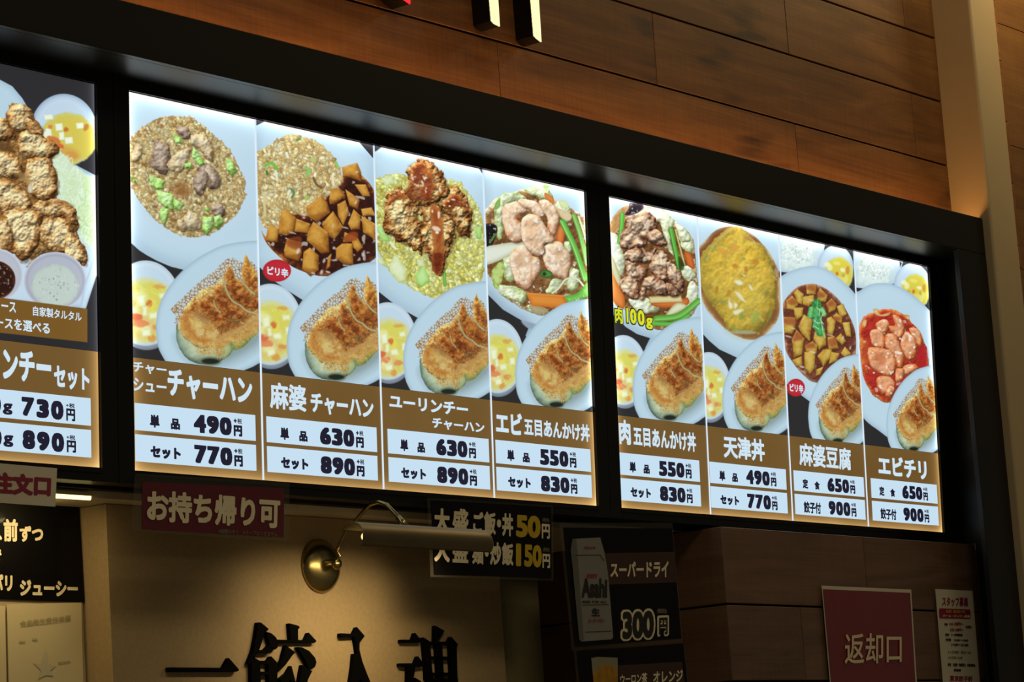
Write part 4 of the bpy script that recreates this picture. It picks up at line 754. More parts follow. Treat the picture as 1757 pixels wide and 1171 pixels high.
# recessed back wall, beam above the counter and the alcove wall
m = MB(); m.box((1.6, 3.425, 0), (XB+.01, 3.47, ZR(1.1))); m.obj('wall_back', M_PLASTER, kind='structure')
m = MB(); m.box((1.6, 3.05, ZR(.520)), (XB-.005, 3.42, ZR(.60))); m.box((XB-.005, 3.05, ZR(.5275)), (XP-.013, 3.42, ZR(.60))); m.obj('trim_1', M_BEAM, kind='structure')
m = MB(); m.box((1.9, 3.143, 0), (2.925, 3.42, ZR(.5195))); m.obj('wall_left', M_PLASTER, kind='structure')
m = MB(); m.bbox((XB-.006, 3.405, 0), (XB-.001, 3.424, ZR(.36)), .0008); m.obj('trim_2', plain('corner_metal', '#b0a070', .3, metal=.6), kind='structure')
# round-cornered pillar
pts = []
x0, x1, yf = XP, at(1706, 0, 2.833)[0], 2.833
for cx, cy, a0 in ((x0+.006, yf+.006, 180), (x1-.006, yf+.006, 270)):
    for k in range(6): a = math.radians(a0+k*18); pts.append((cx+.006*math.cos(a), cy+.006*math.sin(a), 0))
pts += [(x1, 2.99, 0), (x0, 2.99, 0)]
m = MB(); m.prism(pts, (0, 0, 1), 3.9); m.obj('pillar', M_PLASTER, kind='structure')
wr = sempty('wall_right', (5.42, 2.95, 0))
m = MB(); m.box((x1-.05, 2.9585, 0), (6.3, 2.985, 3.9)); m.obj('backing', M_BACK, wr)
zj = at(1735, 250, 2.95)[2]
k0 = zj-math.floor(zj/.29)*.29-.29
i = 0
while k0 < 3.9:
    a, b = max(k0, 0), min(k0+.29, 3.9)
    if b-a > .01: plank(wr, M_SIDE, (x1-.05, 2.95, a), 0, 6.3-x1+.05, b-a, gap=.0012)
    k0 += .29

# ------------------------------------------------------------------ black surround of the menu displays
sg = empty('sign_surround', (3.7, YF, ZR(1.141)), 'long black surround framing the lit menu displays under the timber wall', 'frame')
XI = 5.196
m = MB(); m.bbox((2.1, YF, ZR(1.141)), (XP-.0005, YF+.012, ZR(1.2215)), .001); m.obj('fascia', M_BLACK, sg)
m = MB(); m.box((2.1, YF+.012, ZR(1.141)), (XP-.0005, 2.972, ZR(1.153))); m.obj('soffit', M_BLACK, sg)
m = MB(); m.bbox((XI, YF, 0), (XP-.0005, YF+.012, ZR(1.1405)), .001); m.obj('side_post', M_BLACK, sg)
m = MB(); m.box((XP-.012, YF+.0125, ZR(.53)), (XP-.0005, 3.02, ZR(1.1405))); m.box((XP-.012, YF+.0125, 0), (XP-.0005, 2.9385, ZR(.5299))); m.obj('side_panel', M_BLACK, sg)
m = MB(); m.box((2.15, 2.875, ZR(1.1535)), (5.30, 2.90, ZR(1.165))); m.obj('light_strip', plain('strip_housing', '#c8b48c', .6), sg)
m = MB(); m.box((2.1, 3.028, ZR(.53)), (XP-.013, 3.045, ZR(1.14))); m.obj('back_board', M_BACK, sg)

# ------------------------------------------------------------------ menu displays
V0, V1, VB = .5530, 1.1240, .7215
DISH = [dish1, dish2, dish3, dish4, dish5, dish6, dish7, dish8]
TIP = [(421.3, 435.4), (629.9, 470.8), (816.4, 503.3), (996, 533), (1185.5, 563), (1330.4, 587.5), (1464.2, 624), (1591.8, 643)]
DOT = [(256.0, 521.6), (469.3, 558), (670.6, 586.5), (857.7, 612.3), (1073.8, 636.2), (1220.2, 663)]
EDG = [2.881, 3.157, 3.439, 3.725, 4.015, 4.085, 4.372, 4.655, 4.937, 5.236]
Z1, Z2, Z3, Z4, Z5, Z8 = (200, 420, 2.928), (430, 440, 2.926), (630, 480, 3.005), (830, 520, 3.252), (1040, 560, 3.347), (1320, 600, 3.55)
TITLES = [
    [('チャー', Z1, (78, 587), (248, 660), .03), ('シュー', Z1, (80, 668), (248, 752), .03), ('チャーハン', Z1, (252, 622), (680, 810), .045)],
    [('麻婆', Z2, (92, 630), (278, 783), .03), ('チャーハン', Z2, (297, 685), (615, 820), .04)],
    [('ユーリンチー', Z3, (110, 592), (518, 707), .04), ('チャーハン', Z3, (332, 712), (602, 795), .035)],
    [('エビ', Z4, (62, 603), (213, 742), .045), ('五目あんかけ丼', Z4, (220, 640), (590, 778), .035)],
    [('肉', Z5, (68, 535), (140, 685), .04), ('五目あんかけ丼', Z5, (150, 572), (515, 725), .035)],
    [('天津丼', Z5, (668, 625), (910, 780), .035)],
    [('麻婆豆腐', Z8, (175, 567), (498, 740), .028)],
    [('エビチリ', Z8, (657, 642), (958, 795), .045)]]
PRICES = [('490', '770'), ('630', '890'), ('630', '890'), ('550', '830'), ('550', '830'), ('490', '770'), ('650', '900'), ('650', '900')]
RECTS = [(2.886, 3.1418), (3.1671, 3.4254), (scr_uv(*zp(Z3, 102, 775))[0], scr_uv(*zp(Z3, 622, 828))[0]), (scr_uv(*zp(Z4, 62, 773))[0], scr_uv(*zp(Z4, 590, 822))[0]),
         (4.0886, 4.3416), (4.376, 4.638), (scr_uv(*zp(Z8, 144, 747))[0], scr_uv(*zp(Z8, 570, 792))[0]), (4.956, 5.2215)]
PLAB = ['panel with roast pork fried rice, dumplings and prices 490 and 770', 'panel with tofu in brown chili sauce beside fried rice, prices 630 and 890', 'panel with fried chicken on yellow fried rice, prices 630 and 890', 'panel with shrimp and green vegetables, prices 550 and 830',
        'panel with sliced pork and vegetables, yellow 100 gram note', 'panel with a yellow omelette in brown sauce, prices 490 and 770', 'panel with diced tofu and green onion, prices 650 and 900', 'panel with shrimp in red chili sauce, prices 650 and 900']
def housing(root, u0, u1, top=.0185, bot=.021, side=(.0335, .0335), gap=.0006):
    m = MB(); a, b = u0-side[0]+gap, u1+side[1]-gap; t, bo = V1+top, V0-bot
    def bar(x0, x1, y0, y1, l=.006, bk=.022):
        f = [scr_pt(x0, y0, l), scr_pt(x1, y0, l), scr_pt(x1, y1, l), scr_pt(x0, y1, l)]; m.prism(f, Vector(NT), l+bk)
    bar(a, u0-.001, bo, t); bar(u1+.001, b, bo, t); bar(u0-.001, u1+.001, V1+.001, t); bar(u0-.001, u1+.001, bo, V0-.001)
    bar(u0-.001, u1+.001, V0-.0085, V0-.0065, .0085, 0)
    m.obj('housing', M_BEZEL, root)
    m = MB(); f = scr_quad(a, t, b, bo); f = [p+Vector(NT)*.023 for p in f]; m.prism(f[::-1], Vector(NT), .01); m.obj('back_plate', M_BEZEL, root)
def yen(mb, x, v, txt, rows_dv=0):
    """price: digits, yen sign and the small plus-tax mark; x = left rim of the white strip"""
    for i, c in enumerate(txt): text_on(mb, c, scr_quad(x+.121+i*.0277, v+.0322, x+.1475+i*.0277, v+.0044), .078, .0022, dirs=16, boldy=.05)
    text_on(mb, '円', scr_quad(x+.2068, v+.0216, x+.2256, v+.0044), .07, .0022, dirs=16)
    text_on(mb, '+', scr_quad(x+.2072, v+.0315, x+.2143, v+.0248), .05, .0022)
    text_on(mb, '税', scr_quad(x+.2152, v+.0322, x+.2252, v+.0240), .03, .0022)
def menu_panel(root, k, u0, u1, du, dv):
    cv = Canvas(u0, u1, VB, V1, du, dv); DISH[k](cv)
    if k < 6:
        a = scr_uv(*DOT[k]); b = scr_uv(*DOT[0]); cv.frame(GZ, a[0]-b[0], a[1]-b[1]); soup(cv, 190, 505, 1.0)
    a = scr_uv(*TIP[k]); b = scr_uv(*TIP[0])
    kk = 1.0 if k < 6 else .93
    cv.frame(GZ, a[0]-b[0], a[1]-b[1], kk, b[0], b[1]); gyoza(cv)
    L, R = (1.0 if k in (0, 4) else 0), (1.0 if k in (3, 7) else 0)
    p = print_mesh(cv, 'dish_picture', root, PLAB[k], glow=(L, R, 1.0, 0), gw=.006)
    # lower half: brown band, two white price strips, lettering
    c2 = Canvas(u0, u1, V0, VB-.0004, .006, .006); c2.img[:] = hexc('#785426'); c2.img += (fbm(c2.U*9, c2.V*9, k)-.5)[..., None]*.05
    print_mesh(c2, 'title_band', p, None, glow=(L*.9, R*1.0, 0, 1.0), gw=.012)
    x0, x1 = RECTS[k]
    for v in (.6130, .5665):
        m = MB(); q = scr_quad(x0, v+.0402, x1, v); m.prism([t-Vector(NT)*.0018 for t in q][::-1], Vector(NT), .0008); m.obj('price_strip', M_WHITE, p)
    m = MB()
    for t, z, tl, br, b in TITLES[k]:
        ua, va = scr_uv(*zp(z, *tl)); ub, vb = scr_uv(*zp(z, *br)); text_on(m, t, scr_quad(ua, va, ub, vb), b, .0014, mi=0, dirs=12)
    for (v, price) in zip((.6130, .5665), PRICES[k]): 
        q = len(m.v); yen(m, x0, v, price)
    w = [('単', '品'), 'セット'] if k < 6 else [('定', '食'), '餃子付']
    text_on(m, w[0][0], scr_quad(x0+.0297, .6382, x0+.0495, .6188), .055, .0022, mi=1, dirs=12); text_on(m, w[0][1], scr_quad(x0+.0728, .6355, x0+.092, .6188), .055, .0022, mi=1, dirs=12)
    text_on(m, w[1], scr_quad(x0+.0297, .5915-(0 if k < 6 else -.002), x0+.0925, .5735-(0 if k < 6 else .003)), .07 if k < 6 else .045, .0022, mi=1, dirs=12)
    # ink faces of the prices
    m2 = MB(); m2.v, m2.f, m2.m = m.v, m.f, m.m
    nt_ = sum(len(glyphs(t)[1])*12 for t, *_ in TITLES[k]); m2.m = [0]*nt_+[1]*(len(m.m)-nt_)
    if k == 4:
        z = (1030, 320, 4.181)
        for t, tl, br, b, serif in (('肉', (97, 862), (157, 990), .03, 0), ('1', (180, 872), (197, 980), .02, 0), ('0', (205, 876), (255, 992), .045, 0), ('0', (260, 884), (313, 1003), .045, 0), ('g', (320, 940), (372, 1030), .04, 0)):
            ua, va = scr_uv(*zp(z, *tl)); ub, vb = scr_uv(*zp(z, *br)); e = .0022
            text_on(m2, t, scr_quad(ua-e, va+e, ub+e, vb-e), b+.045, .0014, mi=3, dirs=14); text_on(m2, t, scr_quad(ua, va, ub, vb), b, .0020, mi=2)
    if k == 1:
        z = (430, 190, 3.548); ua, va = scr_uv(*zp(z, 97, 945)); ub, vb = scr_uv(*zp(z, 226, 1020)); text_on(m2, 'ピリ辛', scr_quad(ua, va, ub, vb), .04, .0016)
    if k == 6:
        ua, va = scr_uv(*zp(Z8, 120, 205)); ub, vb = scr_uv(*zp(Z8, 204, 268)); text_on(m2, 'ピリ辛', scr_quad(ua, va, ub, vb), .04, .0016)
    m2.obj('lettering', [M_TITLE, M_INK, M_YEL, M_EDGE], p, kind='stuff')
    return p
def display(root, ks, du, dv):
    u0, u1 = EDG[ks[0]+(1 if ks[0] >= 4 else 0)], None
    for k in ks:
        e = k+(1 if k >= 4 else 0); a, b = EDG[e], EDG[e+1]; u1 = b
        menu_panel(root, k, a+(.0008 if k != ks[0] else 0), b-(.0008 if k != ks[-1] else 0), du, dv)
        if k != ks[-1]:
            m = MB(); w = .0014; q = scr_quad(b-w, V1-.0002, b+w, V0+.0002); m.prism([t-Vector(NT)*.0022 for t in q][::-1], Vector(NT), .0014); m.obj('panel_joint', M_DIV, root)
    return u0, u1
d1 = empty('menu_display', scr_pt(3.448, V0), 'large backlit menu display with four rice dishes, first from roast pork fried rice', 'menu display')
a, b = display(d1, [0, 1, 2, 3], 1/740, 1/1120); housing(d1, a, b, side=(.0335, .035))
d2 = empty('menu_display', scr_pt(4.66, V0), 'large backlit menu display beside the pillar, from sliced pork bowl to red chili shrimp', 'menu display')
a, b = display(d2, [4, 5, 6, 7], 1/620, 1/1000); housing(d2, a, b, side=(.035, .0335))
d0 = empty('menu_display', scr_pt(2.53, V0), 'backlit menu display with fried chicken plate and tartar sauce cups, prices 730 and 890', 'menu display')
cv = Canvas(2.26, 2.814, VB+.002, V1, 1/780, 1/1150); dish0(cv)
p0 = print_mesh(cv, 'dish_picture', d0, None, glow=(0, .9, 0, 0), gw=.006)
c2 = Canvas(2.26, 2.814, V0, VB+.0016, .006, .006); c2.img[:] = hexc('#785426'); print_mesh(c2, 'title_band', p0, None, glow=(0, .9, 0, 1.0), gw=.012)
xr = scr_uv(*zp(Z0B, 451, 722))[0]
for v in (.6130, .5665):
    m = MB(); q = scr_quad(2.30, v+.0402, xr, v); m.prism([t-Vector(NT)*.0018 for t in q][::-1], Vector(NT), .0008); m.obj('price_strip', M_WHITE, p0)
m = MB()
for t, tl, br, b in (('自家製タルタル', (162, 250), (407, 330), .02), ('ソース', (-35, 218), (77, 285), .025), ('ソースを選べる', (-75, 296), (247, 393), .025), ('ユーリンチー', (-260, 430), (255, 645), .045), ('セット', (268, 548), (447, 680), .045)):
    ua, va = scr_uv(*zp(Z0B, *tl)); ub, vb = scr_uv(*zp(Z0B, *br)); text_on(m, t, scr_quad(ua, va, ub, vb), b, .0014, dirs=12)
for t, tl, br, b in (('7', (103, 706), (168, 808), .06), ('3', (177, 716), (242, 818), .07), ('0', (250, 724), (315, 826), .07), ('円', (327, 765), (373, 832), .05), ('+税', (325, 738), (370, 765), .03), ('8', (107, 872), (172, 974), .07), ('9', (180, 880), (245, 982), .07), ('0', (253, 886), (318, 988), .07), ('円', (330, 925), (377, 990), .05), ('+税', (328, 898), (373, 925), .03), ('200', (-150, 690), (0, 790), .06), ('g', (8, 738), (58, 800), .04), ('300', (-146, 858), (4, 958), .06), ('g', (11, 898), (62, 962), .04)):
    ua, va = scr_uv(*zp(Z0B, *tl)); ub, vb = scr_uv(*zp(Z0B, *br)); text_on(m, t, scr_quad(ua, va, ub, vb), b, .0022, mi=1, dirs=14)
m.obj('lettering', [M_TITLE, M_INK], p0, kind='stuff'); housing(d0, 2.26, 2.814)

# ------------------------------------------------------------------ lit letters of the shop sign above
def channel(name, pts, label, face, depth=.042, rim=.003):
    """pts: outline on the wall (x, z above the eye), counter-clockwise"""
    c = Vector((sum(p[0] for p in pts)/len(pts), 0, sum(p[1] for p in pts)/len(pts)))
    r = empty(name, (pts[0][0], YW-.002, ZR(pts[0][1])), label, 'sign letter')
    m = MB(); m.prism([(x, YW-.0005, ZR(z)) for x, z in pts], (0, -1, 0), depth-.003); m.obj('letter_side', M_LTRSIDE, r)
    m = MB(); m.prism([(x, YW-.0005-depth+.004, ZR(z)) for x, z in pts], (0, -1, 0), .003); m.obj('lit_face', face, r)
channel('sign_letter', [(3.690, 1.368), (3.697, 1.364), (3.712, 1.362), (3.713, 1.50), (3.687, 1.50)], 'lit white sign letter stroke with black sides, nearer the red one', M_LTR)
channel('sign_letter', [(3.808, 1.363), (3.815, 1.359), (3.828, 1.355), (3.830, 1.50), (3.805, 1.50)], 'lit white sign letter stroke that hangs lowest over the timber', M_LTR)
channel('sign_letter', [(3.425, 1.378), (3.455, 1.362), (3.474, 1.3565), (3.478, 1.40), (3.47, 1.44), (3.40, 1.44), (3.41, 1.40)], 'red lit sign letter with black sides above the fascia', M_REDGLOW)

# ------------------------------------------------------------------ raised black characters on the beige panel
bp = empty('wall_panel', (3.4, 3.09, 0), 'beige wall panel carrying raised black characters under the brass lamp', 'panel')
YP = 3.09; xa, xb = at(180, 860, YP)[0], at(854, 933, YP)[0]
m = MB(); m.bbox((xa, YP, 0), (xb, 3.15, ZR(.5195)), .0015); m.obj('panel_face', M_PANEL, bp)
m = MB(); m.box((xb, 3.11, 0), (4.0, 3.15, ZR(.5195))); m.obj('panel_rim', plain('olive_laminate', '#7d7350', .6), bp)
LA, LB = (270, 1050, 6.0586), (560, 1050, 6.0586)
M_CHAR = plain('black_character', '#050504', .9, spec=.05)
CH = [('long single stroke', LA, [[(120, 605), (125, 580), (690, 585), (745, 483), (848, 600), (845, 618), (820, 626), (130, 626)]]),
 ('crowded character left of centre', LA, [[(1050, 112), (1075, 112), (1158, 180), (1140, 205), (1118, 210), (1095, 300), (1060, 400), (1010, 480), (960, 545), (945, 548), (1000, 400), (1030, 250)], [(1130, 208), (1185, 225), (1235, 270), (1258, 330), (1250, 375), (1225, 395), (1190, 385), (1170, 330), (1145, 260)],
   [(1050, 400), (1120, 398), (1170, 348), (1215, 390), (1180, 432), (1045, 432)], [(1000, 470), (1060, 510), (1070, 540), (1085, 960), (1160, 900), (1165, 930), (1000, 1040), (985, 960), (980, 520)], [(1060, 512), (1150, 512), (1185, 465), (1250, 535), (1245, 900), (1165, 900), (1155, 545), (1065, 545)], [(1075, 625), (1160, 625), (1160, 655), (1075, 655)], [(1075, 745), (1165, 745), (1165, 775), (1075, 775)],
   [(1375, 122), (1470, 148), (1482, 165), (1462, 190), (1465, 300), (1390, 300)], [(1245, 292), (1540, 298), (1575, 220), (1655, 305), (1640, 325), (1250, 322)], [(1340, 352), (1435, 425), (1405, 455), (1330, 560), (1250, 635), (1245, 615), (1300, 500)], [(1460, 368), (1500, 370), (1580, 410), (1640, 480), (1655, 530), (1640, 575), (1605, 600), (1575, 590), (1545, 510)],
   [(1510, 555), (1610, 620), (1570, 700), (1540, 800), (1440, 920), (1330, 980), (1320, 960), (1430, 850), (1480, 720)], [(1395, 565), (1405, 600), (1440, 740), (1530, 860), (1650, 950), (1600, 990), (1450, 880), (1385, 700), (1340, 760), (1290, 740), (1275, 700), (1350, 640)]]),
 ('two-legged character right of centre', LB, [[(150, 225), (285, 232), (320, 162), (400, 255), (345, 325), (345, 400), (375, 520), (420, 640), (470, 760), (540, 900), (480, 900), (400, 780), (350, 690), (300, 860), (200, 1000), (180, 990), (250, 760), (280, 560), (290, 438), (325, 440), (315, 350), (295, 262), (150, 268)]]),
 ('boxed character nearest the price sheet', LB, [[(780, 292), (900, 292), (925, 222), (985, 295), (975, 322), (780, 322)], [(768, 538), (925, 538), (955, 465), (1015, 550), (1000, 572), (925, 574), (915, 660), (890, 760), (860, 860), (800, 900), (850, 740), (852, 572), (768, 568)], [(925, 688), (985, 725), (1010, 800), (1000, 900), (960, 880), (950, 780)],
   [(1132, 145), (1230, 200), (1205, 240), (1165, 305), (1130, 315)], [(1010, 268), (1080, 312), (1090, 480), (1110, 700), (1045, 715), (1030, 500)], [(1080, 312), (1275, 315), (1300, 262), (1368, 340), (1355, 380), (1365, 700), (1305, 700), (1290, 345), (1080, 345)], [(1145, 340), (1205, 340), (1225, 700), (1170, 700)], [(1085, 465), (1300, 468), (1300, 500), (1090, 495)], [(1100, 635), (1305, 635), (1305, 665), (1105, 662)],
   [(1060, 700), (1370, 700), (1370, 735), (1060, 735)], [(1150, 735), (1190, 735), (1120, 950), (1040, 1000)], [(1230, 735), (1290, 735), (1300, 950), (1400, 960), (1400, 1000), (1240, 1000)]])]
for lab, z, strokes in CH:
    p = at(*zp(z, *strokes[0][0]), YP-.0085); r = empty('wall_character', (p[0], YP, p[2]), 'raised black brush character on the beige panel, '+lab, 'sign character')
    for s in strokes:
        m = MB(); m.prism([at(*zp(z, *q), YP-.0085) for q in s], (0, 1, 0), .0082); m.obj('stroke', M_CHAR, r)

# ------------------------------------------------------------------ brass picture lamp
lc = at(548, 972, YP); YS = 2.872
lp = empty('picture_lamp', (lc[0], YP, lc[2]), 'brass picture lamp with half-round shade on the beige panel', 'lamp')
m = MB(); m.lathe(lc, (0, -1, 0), [(0.0001, 0), (.043, 0), (.0445, .002), (.044, .0045), (.040, .010), (.033, .0155), (.022, .019), (.010, .0205), (.0001, .021)], 48); m.obj('wall_plate', M_BRASS, lp, smooth=True)
m = MB(); m.lathe(lc+Vector((0, -.018, 0)), (0, -1, 0), [(.008, 0), (.008, .014), (.010, .016), (.010, .022), (.006, .026), (.0001, .027)], 24); m.obj('knuckle', M_BRASS, lp, smooth=True)
xs0, xs1 = at(603, 905, YS)[0], at(829, 918, YS)[0]; zs = at(715, 905, YS)[2]-.0215; xc = lc[0]
sh = Vector((xc, YS, zs))
pth = []
keys = [lc+Vector((0, -.030, 0)), lc+Vector((.0, -.046, .020)), None, None, None]
pk = atx(640, 862, xc); 
arm = [lc+Vector((0, -.034, 0)), lc+Vector((0, -.046, .012)), atx(578, 945, xc)+Vector((0, 0, 0)), atx(594, 912, xc), atx(622, 880, xc), atx(636, 866, xc), atx(650, 862, xc), atx(664, 867, xc), atx(680, 884, xc), atx(697, 905, xc)]
m = MB(); m.tube(arm, [.0032]*7+[.0034, .0036, .0042], 14); m.obj('arm', M_BRASS, lp, smooth=True)
m = MB(); m.tube([arm[-2]+(arm[-1]-arm[-2])*.2, arm[-1]], [.0052, .0056], 12); m.obj('collar', M_BRASS, lp, smooth=True)
def shade_mesh(r, t, a0, a1, n=26):
    m = MB(); A = [math.radians(a0+(a1-a0)*k/n) for k in range(n+1)]
    def P(x, rr, a): return (x, YS-rr*math.cos(a), zs+rr*math.sin(a))     # a = 0 faces the viewer, 90 deg is up
    xs = [xs0, xs0+.002, xs1-.012, xs1-.005, xs1-.001, xs1]; rs = [r, r, r, r*.985, r*.9, r*.72]
    vs = []
    for x, rr in zip(xs, rs): vs += [P(x, rr, a) for a in A]
    for x, rr in zip(xs, rs): vs += [P(min(x, xs1-.002), rr-t, a) for a in A]
    N = n+1; K = len(xs); F = []
    for i in range(K-1):
        for k in range(n):
            F.append((i*N+k, (i+1)*N+k, (i+1)*N+k+1, i*N+k+1)); o = K*N; F.append((o+i*N+k, o+i*N+k+1, o+(i+1)*N+k+1, o+(i+1)*N+k))
        F.append((i*N, K*N+i*N, K*N+(i+1)*N, (i+1)*N)); F.append((i*N+n, (i+1)*N+n, K*N+(i+1)*N+n, K*N+i*N+n))
    for k in range(n):
        F.append((k, k+1, K*N+k+1, K*N+k)); e = (K-1)*N; F.append((e+k, K*N+e+k, K*N+e+k+1, e+k+1))
    m.add(vs, F); return m
shade_mesh(.0235, .0012, -42, 150).obj('shade', M_BRASSD, lp, smooth=True)
m = MB(); m.tube([(xs0+.03, YS+.002, zs+.002), (xs1-.03, YS+.002, zs+.002)], .006, 12); m.obj('bulb', lit('bulb_warm', '#ffd890', 1.5), lp, smooth=True)
area('picture_lamp_light', ((xs0+xs1)/2, YS+.006, zs-.004), (math.radians(40), 0, 0), xs1-xs0-.06, .014, .50, (1.0, .76, .42), 112)

# ------------------------------------------------------------------ small tube light in the left alcove
YT = 3.042
ta, tb = at(40, 849, YT), at(154, 855, YT)
tl = empty('tube_light', (ta[0]-.2, YT, ta[2]), 'slim warm tube light under the beam beside the order sign', 'light')
m = MB(); m.tube([(ta[0]-.35, YT, ta[2]), (tb[0], YT, tb[2])], .0035, 12); m.obj('tube', lit('tube_warm', '#ffe890', 3.0), tl, smooth=True)
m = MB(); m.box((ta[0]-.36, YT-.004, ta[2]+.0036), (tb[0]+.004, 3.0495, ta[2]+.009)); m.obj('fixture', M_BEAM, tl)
area('alcove_light', (tb[0]-.22, YT+.006, ta[2]-.006), (math.radians(28), 0, 0), .44, .008, .55, (1.0, .75, .38), 170)

# ------------------------------------------------------------------ sheets, most of them laminated
def film(name):
    m_, nt, b = newmat(name); b.inputs['Base Color'].default_value = (.3, .28, .22, 1); b.inputs['Roughness'].default_value = .12; b.inputs['Alpha'].default_value = .06
    return m_
M_FILM = film('clear_film')
def paper(name, col, coat=1.0, sp=.3):
    m_ = plain(name, col, .5, noise=.03, scale=6, coat=coat, spec=sp); nt = m_.node_tree; b = nt.nodes['Principled BSDF']
    n = nt.nodes.new('ShaderNodeTexNoise'); n.inputs['Scale'].default_value = 9; tc = nt.nodes.new('ShaderNodeTexCoord'); nt.links.new(tc.outputs['Object'], n.inputs['Vector'])
    bp_ = nt.nodes.new('ShaderNodeBump'); bp_.inputs['Strength'].default_value = .6; bp_.inputs['Distance'].default_value = .006
    nt.links.new(n.outputs['Fac'], bp_.inputs['Height']); nt.links.new(bp_.outputs[0], b.inputs['Coat Normal']); return m_
INK_D = plain('dark_ink', '#1a1714', .6); INK_L = plain('cream_ink', '#e6dab4', .6); INK_R = plain('red_ink', '#8c1f34', .6); INK_Y = plain('yellow_ink', '#c8a818', .6); INK_G = plain('grey_ink', '#6f6a50', .6)
P_WHITE = paper('white_sheet', '#d6cdb4', .4); P_MAROON = paper('maroon_sheet', '#5e1420', .5); P_BLACK = paper('black_sheet', '#080706', .1, .1); P_RED = paper('red_sheet', '#7c1822'); P_CREAM = paper('cream_sheet', '#cbbd92', 0)
def quadpx(z, x0, y0, x1, y1, Y, s0=0.0, s1=0.0):
    """px box whose top slopes by s0 and bottom by s1 (rise per unit run) -> TL, TR, BR, BL on the plane Y"""
    w = x1-x0; return [at(*zp(z, x0, y0), Y), at(*zp(z, x1, y0+s0*w), Y), at(*zp(z, x1, y1+s1*w), Y), at(*zp(z, x0, y1), Y)]
def sheet(name, label, cat, q, Y, mat, margin=None, bulge=0.0, t=.0006):
    r = empty(name, (q[0][0], Y, min(q[2][2], q[3][2])), label, cat)
    def grid(q, dy, n=12):
        m = MB(); V = []; F = []
        for j in range(n+1):
            for i in range(n+1):
                s_, t_ = i/n, j/n; p = (Vector(q[0])*(1-s_)+Vector(q[1])*s_)*(1-t_)+(Vector(q[3])*(1-s_)+Vector(q[2])*s_)*t_
                V.append(p+Vector((0, dy-bulge*math.sin(math.pi*s_)*(.3+.7*t_), 0)))
        for j in range(n):
            for i in range(n): a = j*(n+1)+i; F.append((a, a+n+1, a+n+2, a+1))
        m.add(V, F); k = len(V); m.add([v+Vector((0, t, 0)) for v in V], [f[::-1] for f in F]); 
        return m
    grid(q, 0).obj('sheet_face', mat, r, smooth=True)
    if margin: grid(margin, .0012).obj('laminate', M_FILM, r, smooth=True)
    return r
def letters(root, items, mats, name='lettering', lift=.0009):
    m = MB()
    for it in items:
        t, q, b, mi = it[:4]; text_on(m, t, [Vector(p) for p in q], b, lift*(it[4] if len(it) > 4 else 1), mi=mi, dirs=12)
    return m.obj(name, mats, root, kind='stuff')
YB = 2.958
# order sign at the left
q = [at(-190, 779, YB), at(98, 804, YB), at(95, 870, YB), at(-190, 850, YB)]
r = sheet('order_sign', 'white sheet with dark red characters hung below the fried chicken display', 'sign', q, YB, P_WHITE)
Z7 = (0, 780, 2.996)
letters(r, [('注文口', [at(*zp(Z7, -40, 88), YB), at(*zp(Z7, 262, 112), YB), at(*zp(Z7, 258, 218), YB), at(*zp(Z7, -40, 200), YB)], .055, 0)], [INK_R])
# takeaway sign
ZT = (220, 800, 3.156)
q = [at(*zp(ZT, 76, 85), YB), at(*zp(ZT, 845, 122), YB), at(*zp(ZT, 842, 388), YB), at(*zp(ZT, 74, 342), YB)]
mg = [at(*zp(ZT, 40, 40), YB), at(*zp(ZT, 878, 90), YB), at(*zp(ZT, 872, 408), YB), at(*zp(ZT, 20, 352), YB)]
r = sheet('takeaway_sign', 'dark red laminated sign with cream characters under the roast pork fried rice panel', 'sign', q, YB, P_MAROON, mg)
letters(r, [('お持ち帰り可', [at(*zp(ZT, 100, 128), YB), at(*zp(ZT, 822, 178), YB), at(*zp(ZT, 818, 340), YB), at(*zp(ZT, 98, 300), YB)], .042, 0),
            ('※麺類のぞく　※スープはつきません', [at(*zp(ZT, 485, 340), YB), at(*zp(ZT, 808, 358), YB), at(*zp(ZT, 808, 386), YB), at(*zp(ZT, 485, 366), YB)], .02, 1)], [INK_L, INK_G])
